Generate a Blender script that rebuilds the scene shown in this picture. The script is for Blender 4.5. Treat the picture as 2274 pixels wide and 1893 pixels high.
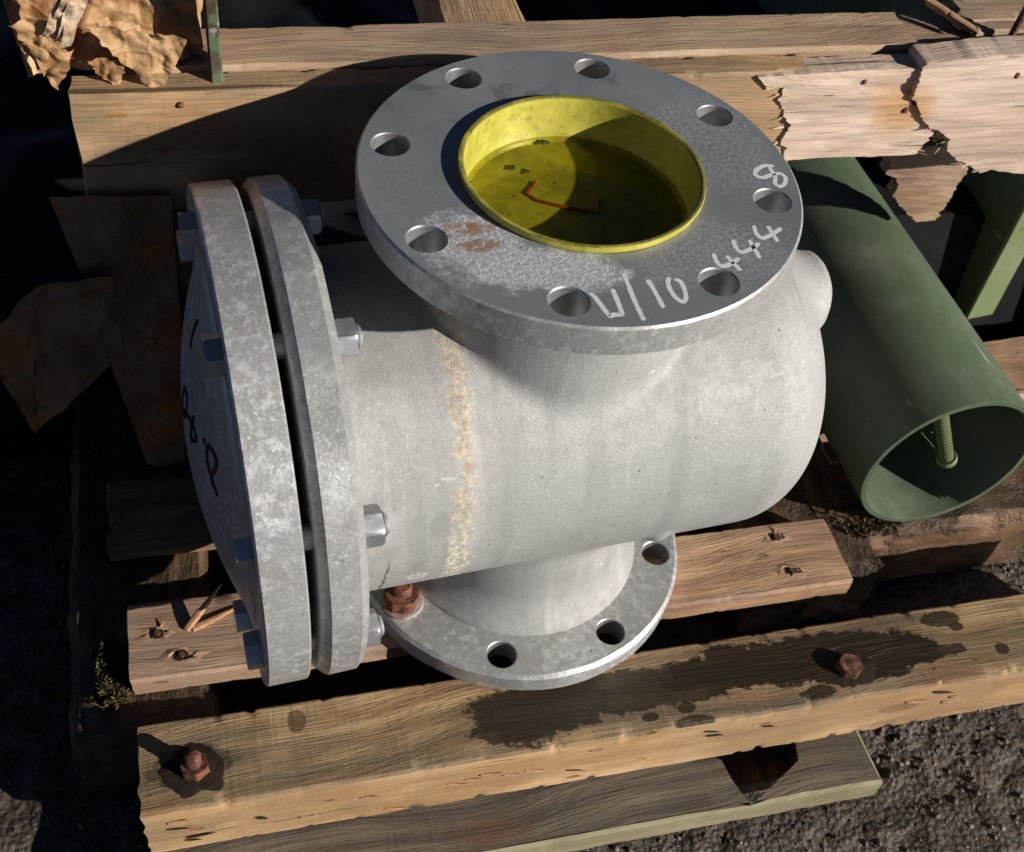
import bpy, bmesh, math, random
import numpy as np
from mathutils import Vector, Matrix, noise
from mathutils.geometry import tessellate_polygon

# ------------------------------------------------------------------ camera, sky, sun, exposure
S = bpy.context.scene
for o in list(bpy.data.objects):
    bpy.data.objects.remove(o)
COL = S.collection
Z0 = 0.51                       # working heights are measured from the top flange face; the ground lies 0.51 m below it
CAMP = [-0.2665047, -0.5643860, 0.4482583]
YAW, PITCH, ROLL, FPX = -0.4123513, 0.7347969, 0.1584495, 2684.98367
SUN_AZ, SUN_EL = 137.0, 21.5    # direction the light travels to, and its height

def rot3():
    return (Matrix.Rotation(YAW, 3, 'Z') @ Matrix.Rotation(PITCH, 3, 'X') @ Matrix.Rotation(ROLL, 3, 'Z'))
R3 = rot3()
cam = bpy.data.cameras.new('camera')
cam.sensor_fit = 'HORIZONTAL'; cam.sensor_width = 36.0
cam.lens = FPX / 2274.0 * 36.0
cam.clip_start = 0.02; cam.clip_end = 200
cam.dof.use_dof = True; cam.dof.focus_distance = 0.80; cam.dof.aperture_fstop = 16.0
camo = bpy.data.objects.new('camera', cam); COL.objects.link(camo)
camo.matrix_world = Matrix.Translation(Vector(CAMP) + Vector((0, 0, Z0))) @ R3.to_4x4()
S.camera = camo

w = bpy.data.worlds.new('World'); S.world = w; w.use_nodes = True
nt = w.node_tree; nt.nodes.clear()
sky = nt.nodes.new('ShaderNodeTexSky'); sky.sky_type = 'NISHITA'; sky.sun_disc = False
sky.altitude = 3000; sky.air_density = 0.36; sky.dust_density = 0.1
sky.sun_elevation = math.radians(SUN_EL)
sa = math.radians(SUN_AZ + 180)
sky.sun_rotation = math.atan2(math.cos(sa), math.sin(sa))
bg = nt.nodes.new('ShaderNodeBackground'); bg.inputs['Strength'].default_value = 0.05
wo = nt.nodes.new('ShaderNodeOutputWorld')
nt.links.new(sky.outputs[0], bg.inputs[0]); nt.links.new(bg.outputs[0], wo.inputs[0])

sun = bpy.data.lights.new('sun', 'SUN'); sun.energy = 5.0; sun.angle = math.radians(0.53); sun.color = (1.0, 0.945, 0.865)
suno = bpy.data.objects.new('sun', sun); COL.objects.link(suno)
e_ = math.radians(SUN_EL); a_ = math.radians(SUN_AZ)
trav = Vector((math.cos(a_) * math.cos(e_), math.sin(a_) * math.cos(e_), -math.sin(e_)))
suno.rotation_euler = trav.to_track_quat('-Z', 'Y').to_euler()
suno.location = (2, -2, 3)

S.view_settings.view_transform = 'Standard'; S.view_settings.look = 'None'
S.view_settings.exposure = 0.28; S.view_settings.gamma = 1.0; S.view_settings.use_curve_mapping = False
S.render.engine = 'CYCLES'
S.cycles.max_bounces = 6; S.cycles.diffuse_bounces = 2; S.cycles.glossy_bounces = 3; S.cycles.transparent_max_bounces = 6

# ------------------------------------------------------------------ pixel -> place (pixels on a 2100 wide copy of the photo)
K = 2274 / 2100
def ray(px, py):
    d = R3 @ Vector(((px * K - 1137) / FPX, -(py * K - 946.5) / FPX, -1.0))
    return Vector(CAMP), d
def PZ(px, py, z):
    o, d = ray(px, py); return o + d * ((z - o.z) / d.z)
def PX(px, py, x):
    o, d = ray(px, py); return o + d * ((x - o.x) / d.x)
AP = -0.068                      # the timbers run at this angle to the pipe body
UD = Vector((math.cos(AP), math.sin(AP), 0)); VD = Vector((-math.sin(AP), math.cos(AP), 0))
def UV(u, v, z): return UD * u + VD * v + Vector((0, 0, z))
def PV(px, py, v):               # on the vertical plane at pallet depth v -> (u, z)
    o, d = ray(px, py); t = (v - o.dot(VD)) / d.dot(VD); p = o + d * t
    return p.dot(UD), p.z
def PUV(px, py, z):
    p = PZ(px, py, z); return p.dot(UD), p.dot(VD)

# ------------------------------------------------------------------ object helpers
def empty(name, base, label, cat, group=None, rz=0.0):
    o = bpy.data.objects.new(name, None); COL.objects.link(o)
    o.location = Vector(base) + Vector((0, 0, Z0)); o.rotation_euler = (0, 0, rz)
    o.empty_display_size = 0.05
    tag(o, label, cat, group); return o
def tag(o, label=None, cat=None, group=None, kind=None):
    if label: o['label'] = label
    if cat: o['category'] = cat
    if group: o['group'] = group
    if kind: o['kind'] = kind
    return o
def link(name, me, mat, parent=None, loc=(0, 0, 0), rot=(0, 0, 0)):
    o = bpy.data.objects.new(name, me); COL.objects.link(o)
    if mat is not None and len(me.materials) == 0: me.materials.append(mat)
    o.location = Vector(loc); o.rotation_euler = rot
    if parent is not None: o.parent = parent
    else: o.location = o.location + Vector((0, 0, Z0))
    return o
def mesh(name, vs, fs, smooth=35):
    me = bpy.data.meshes.new(name)
    me.from_pydata([tuple(v) for v in vs], [], [tuple(f) for f in fs]); me.validate()
    bm = bmesh.new(); bm.from_mesh(me); bmesh.ops.recalc_face_normals(bm, faces=bm.faces); bm.to_mesh(me); bm.free()
    if smooth:
        for p in me.polygons: p.use_smooth = True
        me.set_sharp_from_angle(angle=math.radians(smooth))
    return me
def shift(vs, b): return [Vector(v) - Vector(b) for v in vs]

def lathe(prof, n=64, closed=False, axis='Z'):
    """profile of (r, h) pairs turned about an axis"""
    vs, fs = [], []
    rows = []
    for r, h in prof:
        if r < 1e-6:
            rows.append([len(vs)]); vs.append({'Z': (0, 0, h), 'X': (h, 0, 0), 'Y': (0, h, 0)}[axis]); continue
        row = []
        for i in range(n):
            t = 2 * math.pi * i / n
            c, s = r * math.cos(t), r * math.sin(t)
            row.append(len(vs)); vs.append({'Z': (c, s, h), 'X': (h, c, s), 'Y': (c, h, s)}[axis])
        rows.append(row)
    m = len(prof)
    for j in range(m - 1 + (1 if closed else 0)):
        a, b = rows[j], rows[(j + 1) % m]
        for i in range(n):
            k = (i + 1) % n
            if len(a) == 1 and len(b) == 1: continue
            if len(a) == 1: fs.append((a[0], b[k], b[i]))
            elif len(b) == 1: fs.append((a[i], a[k], b[0]))
            else: fs.append((a[i], a[k], b[k], b[i]))
    if not closed:
        for row in (rows[0], rows[-1]):
            if len(row) > 1: fs.append(tuple(row))
    return vs, fs

def drilled_ring(ro, ri, z0, z1, pcd, nh, rh, ph0, bo=0.0015, bi=0.001, bh=0.0008, n=128, hn=28, rough=0.0):
    """a flange plate with bored centre and bolt holes: every loop gets a small chamfer"""
    rng = random.Random(5)
    loops = [[(ro * math.cos(2 * math.pi * i / n), ro * math.sin(2 * math.pi * i / n), ro, 0, 0, -bo) for i in range(n)]]
    def circ(cx, cy, r, m, b): return [(cx + r * math.cos(2 * math.pi * i / m), cy + r * math.sin(2 * math.pi * i / m), r, cx, cy, b) for i in range(m)]
    if ri > 0: loops.append(circ(0, 0, ri, 96, bi))
    for k in range(nh):
        t = ph0 + 2 * math.pi * k / nh
        loops.append(circ(pcd / 2 * math.cos(t), pcd / 2 * math.sin(t), rh, hn, bh))
    vs, fs = [], []
    tops, bots = [], []
    for lp in loops:
        b = abs(lp[0][5]); sgn = 1 if lp[0][5] > 0 else -1
        rows = []
        for (zz, db) in ((z1, b), (z1 - b, 0), (z0 + b, 0), (z0, b)):
            row = []
            for (x, y, r, cx, cy, bb) in lp:
                f = (r + sgn * db) / r
                q = 1.0
                if sgn < 0 and rough: q = 1 + rough * noise.noise(Vector((x * 40, y * 40, zz * 60)))
                row.append(len(vs)); vs.append(Vector((cx + (x - cx) * f * q, cy + (y - cy) * f * q, zz)))
            rows.append(row)
        m = len(lp)
        for a, c in zip(rows[:-1], rows[1:]):
            for i in range(m):
                fs.append((a[i], a[(i + 1) % m], c[(i + 1) % m], c[i]))
        tops.append(rows[0]); bots.append(rows[3])
    for group in (tops, bots):
        poly = [[Vector((vs[i].x, vs[i].y, 0)) for i in r] for r in group]
        flat = [i for r in group for i in r]
        for tri in tessellate_polygon(poly): fs.append(tuple(flat[i] for i in tri))
    return vs, fs

def hexa(af, h, ch=0.12, hole=0.0, axis='X', ph=0.0):
    """hexagon head or nut with turned-off corners"""
    n = 48; R = af / 2
    def rr(t):
        a = (t + ph) % (math.pi / 3) - math.pi / 6
        return R / math.cos(a)
    vs, fs = [], []
    cr = R * 1.10
    prof = [(0.93, 0.0), (1.0, 0.06 * h), (1.0, h * (1 - ch)), (0.90, h)]
    for f, z in prof:
        for i in range(n):
            t = 2 * math.pi * i / n
            r = rr(t)
            if f < 1: r = min(r, cr * (1.0 if f > .92 else 0.955))
            c, s = r * math.cos(t), r * math.sin(t)
            vs.append({'X': (z, c, s), 'Z': (c, s, z), '-X': (-z, c, s)}[axis])
    for j in range(3):
        for i in range(n):
            k = (i + 1) % n; fs.append((j * n + i, j * n + k, (j + 1) * n + k, (j + 1) * n + i))
    fs.append(tuple(range(n))); fs.append(tuple(3 * n + i for i in range(n)))
    return vs, fs

def tube(path, rad, n=8, cap=True):
    """round bar along a list of points, rad a number or a list"""
    vs, fs = [], []
    P = [Vector(p) for p in path]
    up = Vector((0.13, 0.2, 0.97))
    for i, p in enumerate(P):
        d = (P[min(i + 1, len(P) - 1)] - P[max(i - 1, 0)]).normalized()
        a = d.cross(up).normalized(); b = d.cross(a).normalized()
        r = rad[i] if isinstance(rad, (list, tuple)) else rad
        for k in range(n):
            t = 2 * math.pi * k / n
            vs.append(p + a * (r * math.cos(t)) + b * (r * math.sin(t)))
    for i in range(len(P) - 1):
        for k in range(n):
            fs.append((i * n + k, i * n + (k + 1) % n, (i + 1) * n + (k + 1) % n, (i + 1) * n + k))
    if cap:
        fs.append(tuple(range(n))); fs.append(tuple((len(P) - 1) * n + k for k in range(n)))
    return vs, fs

def ribbon(pts, nrm, wid, th):
    """paint-pen stroke: a low flat band following pts on a surface with normal nrm, round at both ends"""
    P = [Vector(p) for p in pts]
    Q = []
    for i in range(len(P) - 1):                       # resample with Catmull-Rom
        p0, p1, p2, p3 = P[max(i - 1, 0)], P[i], P[i + 1], P[min(i + 2, len(P) - 1)]
        m = max(2, int((p2 - p1).length / 0.0015))
        for k in range(m):
            t = k / m
            Q.append(0.5 * ((2 * p1) + (p2 - p0) * t + (2 * p0 - 5 * p1 + 4 * p2 - p3) * t * t + (3 * p1 - p0 - 3 * p2 + p3) * t ** 3))
    Q.append(P[-1])
    vs, fs = [], []
    nrm = Vector(nrm)
    N = len(Q)
    for i, q in enumerate(Q):
        d = (Q[min(i + 1, N - 1)] - Q[max(i - 1, 0)]).normalized()
        s = d.cross(nrm).normalized()
        hw = wid / 2 * (0.88 + 0.2 * noise.noise(q * 300))
        if i == 0 or i == N - 1: hw *= 0.45
        for (a, z) in ((-1, -0.0001), (-0.94, th), (0.94, th), (1, -0.0001)):
            vs.append(q + s * (hw * a) + nrm * z)
    for i in range(N - 1):
        for k in range(3): fs.append((4 * i + k, 4 * i + k + 1, 4 * i + k + 5, 4 * i + k + 4))
    fs.append((0, 1, 2, 3)); b = 4 * (N - 1); fs.append((b, b + 1, b + 2, b + 3))
    return vs, fs

def surface_nets(f, lo, hi, h):
    xs = [np.arange(lo[i], hi[i] + h, h) for i in range(3)]
    G = np.meshgrid(*xs, indexing='ij'); Sv = f(*G)
    nx, ny, nz = Sv.shape
    ins = Sv < 0
    acc = np.zeros((nx - 1, ny - 1, nz - 1, 3)); cnt = np.zeros((nx - 1, ny - 1, nz - 1))
    for ax in range(3):
        sl0 = [slice(None)] * 3; sl1 = [slice(None)] * 3
        sl0[ax] = slice(0, -1); sl1[ax] = slice(1, None)
        s0, s1 = Sv[tuple(sl0)], Sv[tuple(sl1)]
        cr = (s0 < 0) != (s1 < 0)
        t = np.where(cr, s0 / np.where(cr, s0 - s1, 1), 0)
        pos = [G[i][tuple(sl0)].copy() for i in range(3)]; pos[ax] = pos[ax] + t * h
        o1, o2 = [a for a in range(3) if a != ax]
        for d1 in (0, 1):
            for d2 in (0, 1):
                sl = [slice(None)] * 3
                for o, d in ((o1, d1), (o2, d2)):
                    sl[o] = slice(d, d + Sv.shape[o] - 1)
                c = cr[tuple(sl)]
                for i in range(3): acc[..., i] += np.where(c, pos[i][tuple(sl)], 0)
                cnt += c
    act = cnt > 0
    idx = -np.ones(act.shape, int); idx[act] = np.arange(act.sum())
    V = acc[act] / cnt[act][:, None]
    for it in range(3):                                # pull the vertices onto the surface
        e = 1e-4; g = []
        base = f(V[:, 0], V[:, 1], V[:, 2])
        for i in range(3):
            W = V.copy(); W[:, i] += e; g.append((f(W[:, 0], W[:, 1], W[:, 2]) - base) / e)
        g = np.stack(g, 1); V = V - g * (base / np.maximum((g * g).sum(1), 1e-6))[:, None] * 0.8
    F = []
    for ax in range(3):
        o1, o2 = [(1, 2), (2, 0), (0, 1)][ax]
        sl0 = [slice(None)] * 3; sl1 = [slice(None)] * 3
        sl0[ax] = slice(0, -1); sl1[ax] = slice(1, None)
        for o in (o1, o2): sl0[o] = slice(1, -1); sl1[o] = slice(1, -1)
        a, b = ins[tuple(sl0)], ins[tuple(sl1)]
        for (c, flip) in ((a & ~b, False), (b & ~a, True)):
            I = np.argwhere(c)
            if len(I) == 0: continue
            I[:, o1] += 1; I[:, o2] += 1
            q = []
            for (d1, d2) in ((-1, -1), (0, -1), (0, 0), (-1, 0)):
                J = I.copy(); J[:, o1] += d1; J[:, o2] += d2
                q.append(idx[J[:, 0], J[:, 1], J[:, 2]])
            q = np.stack(q, 1)
            F.append(q[:, ::-1] if flip else q)
    return V, np.concatenate(F)

# ------------------------------------------------------------------ node helpers
class M:
    def __init__(self, name):
        self.m = bpy.data.materials.new(name); self.m.use_nodes = True
        self.t = self.m.node_tree; self.t.nodes.clear()
        self.out = self.t.nodes.new('ShaderNodeOutputMaterial')
        self.p = self.t.nodes.new('ShaderNodeBsdfPrincipled')
        self.t.links.new(self.p.outputs[0], self.out.inputs[0])
        self.co = self.t.nodes.new('ShaderNodeTexCoord').outputs['Object']
        sp = self.t.nodes.new('ShaderNodeSeparateXYZ'); self.t.links.new(self.co, sp.inputs[0])
        self.x, self.y, self.z = sp.outputs
    def put(self, sock, v):
        if isinstance(v, bpy.types.NodeSocket): self.t.links.new(v, sock)
        elif isinstance(v, (tuple, list)) and len(v) == 3 and sock.type == 'RGBA': sock.default_value = (*v, 1)
        else: sock.default_value = v
    def math(self, op, a, b=0.0, c=None, clamp=False):
        n = self.t.nodes.new('ShaderNodeMath'); n.operation = op; n.use_clamp = clamp
        self.put(n.inputs[0], a); self.put(n.inputs[1], b)
        if c is not None: self.put(n.inputs[2], c)
        return n.outputs[0]
    def add(self, a, b): return self.math('ADD', a, b)
    def sub(self, a, b): return self.math('SUBTRACT', a, b)
    def mul(self, a, b): return self.math('MULTIPLY', a, b)
    def mx(self, a, b): return self.math('MAXIMUM', a, b)
    def ss(self, v, lo, hi, a=0.0, b=1.0):
        n = self.t.nodes.new('ShaderNodeMapRange'); n.interpolation_type = 'SMOOTHSTEP'
        self.put(n.inputs[0], v)
        n.inputs[1].default_value = lo; n.inputs[2].default_value = hi; n.inputs[3].default_value = a; n.inputs[4].default_value = b
        return n.outputs[0]
    def vec(self, sx=1, sy=1, sz=1, off=(0, 0, 0), co=None, rot=(0, 0, 0)):
        n = self.t.nodes.new('ShaderNodeMapping'); self.put(n.inputs[0], co or self.co)
        n.inputs['Scale'].default_value = (sx, sy, sz); n.inputs['Location'].default_value = off; n.inputs['Rotation'].default_value = rot
        return n.outputs[0]
    def noise(self, scale, detail=4, rough=0.6, co=None, dist=0.0):
        n = self.t.nodes.new('ShaderNodeTexNoise'); self.put(n.inputs['Vector'], co or self.co)
        n.inputs['Scale'].default_value = scale; n.inputs['Detail'].default_value = detail
        n.inputs['Roughness'].default_value = rough; n.inputs['Distortion'].default_value = dist
        return n.outputs[0]
    def voro(self, scale, co=None, feat='F1', out='Distance', rnd=1.0):
        n = self.t.nodes.new('ShaderNodeTexVoronoi'); self.put(n.inputs['Vector'], co or self.co)
        n.feature = feat; n.inputs['Scale'].default_value = scale; n.inputs['Randomness'].default_value = rnd
        return n.outputs[out]
    def wave(self, scale, co=None, dist=2.0, detail=2, ds=1.0, typ='BANDS', direction='X'):
        n = self.t.nodes.new('ShaderNodeTexWave'); self.put(n.inputs['Vector'], co or self.co); n.wave_type = typ
        if typ == 'BANDS': n.bands_direction = direction
        n.inputs['Scale'].default_value = scale; n.inputs['Distortion'].default_value = dist
        n.inputs['Detail'].default_value = detail; n.inputs['Detail Scale'].default_value = ds
        return n.outputs['Fac']
    def mix(self, f, a, b, typ='MIX'):
        n = self.t.nodes.new('ShaderNodeMix'); n.data_type = 'RGBA'; n.blend_type = typ
        self.put(n.inputs[0], f); self.put(n.inputs[6], a); self.put(n.inputs[7], b)
        return n.outputs[2]
    def fmix(self, f, a, b):
        n = self.t.nodes.new('ShaderNodeMix'); n.data_type = 'FLOAT'
        self.put(n.inputs[0], f); self.put(n.inputs[2], a); self.put(n.inputs[3], b)
        return n.outputs[0]
    def bump(self, h, strength=0.5, dist=0.001, prev=None):
        n = self.t.nodes.new('ShaderNodeBump'); n.inputs['Strength'].default_value = strength; n.inputs['Distance'].default_value = dist
        self.put(n.inputs['Height'], h)
        if prev is not None: self.put(n.inputs['Normal'], prev)
        return n.outputs[0]
    def blob(self, cx, cy, rx, ry, ax='xy', wob=None, amt=0.6, soft=0.25):
        """1 inside an uneven ellipse, 0 outside"""
        A, B = (getattr(self, ax[0]), getattr(self, ax[1]))
        dx = self.mul(self.sub(A, cx), 1 / rx); dy = self.mul(self.sub(B, cy), 1 / ry)
        d = self.math('SQRT', self.add(self.mul(dx, dx), self.mul(dy, dy)))
        if wob is not None: d = self.add(d, self.mul(self.sub(wob, 0.5), amt * 2))
        return self.ss(d, 1 + soft, 1 - soft)
    def done(self, col, rough=0.5, metal=0.0, nrm=None, spec=0.5, **kw):
        p = self.p
        self.put(p.inputs['Base Color'], col); self.put(p.inputs['Roughness'], rough); self.put(p.inputs['Metallic'], metal)
        self.put(p.inputs['Specular IOR Level'], spec)
        if nrm is not None: self.put(p.inputs['Normal'], nrm)
        for k, v in kw.items(): self.put(p.inputs[k], v)
        return self.m

VB = Vector((0, 0, -0.397))      # base point of the strainer: object heights on it count from there
def vz(z): return z + 0.397

# ------------------------------------------------------------------ materials: metal
def mat_cast(name, body=False, base=0.44, dots=0.3, brush=False):
    m = M(name)
    n1 = m.noise(14, 5, 0.6); n2 = m.noise(90, 4, 0.7); n3 = m.noise(420, 3, 0.7)
    col = m.mix(m.ss(n1, 0.3, 0.7), (base * (0.90 if body else 0.80), base * (0.89 if body else 0.79), base * (0.87 if body else 0.77)), (base * 1.05, base * 1.04, base * 1.02))
    col = m.mix(m.ss(n2, 0.42, 0.68, 0, 0.20 if body else 0.45), col, (base * 0.62, base * 0.62, base * 0.63))
    # pale zinc bloom: small crisp flecks gathered in patches
    fl = m.mul(m.ss(m.noise(520, 2, 0.6), 0.60, 0.68), m.ss(m.noise(26, 3, 0.6), 0.42, 0.68))
    col = m.mix(m.mul(fl, dots), col, (0.80, 0.80, 0.79))
    col = m.mix(m.ss(n3, 0.55, 0.70, 0, 0.45), col, (base * 0.55, base * 0.54, base * 0.53))
    col = m.mix(m.ss(m.noise(560, 2, 0.5), 0.60, 0.70, 0, 0.35), col, (min(1, base * 1.6),) * 3)
    if not body:
        mot = m.mul(m.ss(m.noise(150, 4, 0.7), 0.47, 0.62), m.ss(m.noise(20, 3), 0.36, 0.6, 0.15, 0.7))
        col = m.mix(mot, col, (base * 1.5, base * 1.51, base * 1.53))
    rough = m.fmix(m.ss(n2, 0.35, 0.7), 0.62 if body else 0.34, 0.72 if body else 0.56)
    h = m.add(m.mul(n3, 0.6), m.mul(n2, 1.0))
    if body:
        # weeping rust line down the casting
        wob = m.add(m.mul(m.sub(m.noise(22, 3, 0.6), 0.5), 0.018), m.mul(m.sub(m.noise(130, 3, 0.7), 0.5), 0.016))
        up = m.ss(m.z, vz(-0.28), vz(-0.09))
        cx = m.add(m.x, m.add(0.0985, m.add(wob, m.mul(up, -0.004))))
        wd = m.fmix(m.ss(m.z, vz(-0.26), vz(-0.10)), 0.0115, 0.0105)
        line = m.math('SUBTRACT', 1.0, m.math('DIVIDE', m.math('ABSOLUTE', cx), wd), clamp=True)
        grain = m.ss(m.noise(330, 3, 0.75), 0.40, 0.60)
        front = m.ss(m.y, 0.03, -0.01)
        msk = m.mul(m.mul(m.ss(line, 0.02, 0.5), m.add(0.25, m.mul(grain, 0.75))), front)
        msk = m.mul(msk, m.ss(m.noise(34, 2, 0.5), 0.24, 0.46))
        rc = m.mix(m.ss(m.noise(240, 3, 0.7), 0.36, 0.64), (0.33, 0.23, 0.10), (0.70, 0.58, 0.36))
        rc = m.mix(m.ss(m.z, vz(-0.13), vz(-0.22)), rc, m.mix(grain, (0.46, 0.39, 0.22), (0.88, 0.84, 0.66)))
        col = m.mix(m.mul(msk, 0.9), col, rc)
        # white crust near the underside beside the line and a scab on the flank
        cr = m.mul(m.ss(m.noise(260, 3, 0.7), 0.55, 0.63), m.blob(-0.105, vz(-0.292), 0.045, 0.030, 'xz', m.noise(60), 0.5))
        col = m.mix(m.mul(cr, 0.8), col, (0.82, 0.81, 0.76))
        cr2 = m.blob(-0.124, vz(-0.232), 0.008, 0.008, 'xz', m.noise(120, 3), 0.9, 0.3)
        cr2 = m.mul(cr2, m.ss(m.noise(420, 2), 0.40, 0.55))
        col = m.mix(m.mul(m.mul(cr2, front), 0.85), col, (0.84, 0.84, 0.82))
        # ragged crack beside the end flange
        k = m.add(m.mul(m.sub(m.noise(60, 4, 0.7), 0.5), 0.016), m.mul(m.z, -0.02))
        kd = m.math('ABSOLUTE', m.add(m.x, m.add(0.1500, k)))
        ck = m.mul(m.ss(kd, 0.0013, 0.0005), m.mul(m.ss(m.z, vz(-0.19), vz(-0.215)), front))
        ck = m.mul(ck, m.ss(m.noise(90, 2), 0.26, 0.36))
        col = m.mix(m.mul(ck, 0.9), col, (0.06, 0.055, 0.05))
        # a few pits and the darker machined run beside the flange
        pit = m.ss(m.voro(46), 0.055, 0.035)
        col = m.mix(m.mul(pit, 0.55), col, (0.16, 0.155, 0.15))
        left = m.ss(m.x, -0.06, -0.12)
        col = m.mix(m.mul(left, m.ss(m.noise(34, 5, 0.7), 0.48, 0.66, 0, 0.5)), col, (base * 0.62, base * 0.61, base * 0.60))
        col = m.mix(m.mul(left, m.ss(m.noise(210, 5, 0.75), 0.52, 0.70, 0, 0.45)), col, (0.62, 0.61, 0.59))
        h = m.sub(m.mul(n2, 1.0), m.mul(pit, 3))
    else:
        pits = m.mul(m.ss(m.voro(60), 0.16, 0.03), m.ss(m.noise(30), 0.54, 0.64))
        col = m.mix(m.mul(pits, 0.5), col, (0.14, 0.135, 0.13)); h = m.sub(h, m.mul(pits, 2.5))
    if body:
        skin = m.noise(950, 2, 0.7); h = m.add(h, m.mul(skin, 1.0))
        col = m.mix(m.ss(skin, 0.50, 0.66, 0, 0.35), col, (base * 0.60, base * 0.59, base * 0.57))
        col = m.mix(m.ss(m.noise(5.5, 5, 0.65), 0.44, 0.66, 0, 0.55), col, (base * 0.60, base * 0.585, base * 0.56))
        strk = m.noise(1.0, 4, 0.65, m.vec(48, 3.5, 3.5, (1, 2, 3)))
        col = m.mix(m.ss(strk, 0.52, 0.70, 0, 0.38), col, (base * 0.62, base * 0.61, base * 0.595))
        col = m.mix(m.ss(strk, 0.44, 0.30, 0, 0.30), col, (base * 1.35, base * 1.34, base * 1.32))
        scf = m.mul(m.ss(m.noise(1.0, 3, 0.6, m.vec(60, 160, 160, (2, 1, 4), rot=(0.4, 0.1, 0.3))), 0.68, 0.72), m.ss(m.noise(15), 0.48, 0.6))
        col = m.mix(m.mul(scf, 0.7), col, (0.72, 0.715, 0.70))
    nb = m.bump(h, 0.50 if body else 0.55, 0.0007 if body else 0.0006)
    return m.done(col, rough, 0.22 if body else 0.42, nb, 0.45)

def mat_face():
    """planed flange face: fine lathe rings, white bloom, rust by one hole, grime"""
    m = M('flange_face_metal')
    r = m.math('SQRT', m.add(m.mul(m.x, m.x), m.mul(m.y, m.y)))
    cv = m.t.nodes.new('ShaderNodeCombineXYZ'); m.put(cv.inputs[0], m.mul(r, 1.0)); m.put(cv.inputs[1], 0.0)
    rings = m.noise(900, 2, 0.6, cv.outputs[0])
    n1 = m.noise(9, 4, 0.6); n2 = m.noise(60, 5, 0.7); n3 = m.noise(360, 3, 0.75)
    col = m.mix(m.ss(n1, 0.3, 0.72), (0.235, 0.250, 0.265), (0.32, 0.335, 0.345))
    col = m.mix(m.ss(n2, 0.50, 0.78, 0, 0.35), col, (0.17, 0.175, 0.18))
    # dark mineral arcs on the far half
    arc = m.mul(m.ss(m.noise(30, 5, 0.7, m.vec(1, 1, 1), 0.6), 0.52, 0.68), m.blob(-0.03, 0.09, 0.09, 0.035, 'xy', n2, 0.5))
    col = m.mix(m.mul(arc, 0.55), col, (0.10, 0.10, 0.095))
    sp = m.ss(n3, 0.36, 0.70)
    wn = m.noise(58, 6, 0.75)
    w1 = m.mx(m.mx(m.blob(-0.086, -0.050, 0.027, 0.024, 'xy', wn, 1.2, 0.30), m.blob(-0.063, -0.079, 0.036, 0.017, 'xy', wn, 1.2, 0.30)), m.blob(-0.032, -0.090, 0.024, 0.016, 'xy', wn, 1.2, 0.30))
    w2 = m.mx(m.blob(0.098, 0.02, 0.035, 0.055, 'xy', m.noise(36, 5, 0.7), 0.8, 0.3), m.blob(0.055, -0.085, 0.05, 0.028, 'xy', m.noise(40, 5, 0.7), 0.8, 0.3))
    w3 = m.blob(-0.115, 0.01, 0.03, 0.05, 'xy', m.noise(42, 5, 0.7), 0.9, 0.4)
    bloom = m.mx(m.mul(w1, m.add(0.40, m.mul(sp, 0.60))), m.mul(m.mx(m.mul(w2, 0.30), m.mul(w3, 0.10)), sp))
    col = m.mix(m.mul(bloom, 0.78), col, (0.70, 0.71, 0.74))
    rs = m.mx(m.blob(-0.086, -0.041, 0.020, 0.0065, 'xy', m.noise(55, 4), 0.8, 0.4), m.blob(-0.084, -0.057, 0.013, 0.0055, 'xy', m.noise(55, 4), 0.8, 0.4))
    rs = m.mul(rs, m.ss(m.noise(160, 4, 0.7), 0.38, 0.58))
    col = m.mix(m.mul(rs, 0.92), col, m.mix(n3, (0.16, 0.065, 0.03), (0.40, 0.21, 0.11)))
    rough = m.fmix(m.mx(bloom, rs), m.fmix(n2, 0.36, 0.50), 0.85)
    h = m.add(m.mul(rings, 0.25), m.mul(m.mul(m.mx(bloom, rs), n3), 3.0))
    return m.done(col, rough, m.fmix(m.mx(bloom, rs), 0.40, 0.05), m.bump(h, 0.35, 0.0004), 0.5)

def mat_zinc(name, c=0.48, blue=1.05, rough=0.40):
    m = M(name)
    n = m.noise(160, 3, 0.6)
    col = m.mix(n, (c * 0.75, c * 0.77, c * 0.80), (c, c * 1.01, c * blue))
    return m.done(col, m.fmix(n, rough, rough + 0.2), 0.85, m.bump(m.noise(500), 0.15, 0.0003))

def mat_rust(name, dark=(0.035, 0.016, 0.010), light=(0.22, 0.085, 0.045), sc=1.0):
    m = M(name)
    n = m.noise(140 * sc, 5, 0.7); n2 = m.noise(480 * sc, 3, 0.7)
    col = m.mix(m.ss(n, 0.35, 0.65), dark, light)
    col = m.mix(m.ss(n2, 0.58, 0.75, 0, 0.5), col, (0.34, 0.19, 0.12))
    return m.done(col, 0.75, 0.15, m.bump(m.add(n, n2), 0.7, 0.0008), 0.4)

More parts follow.
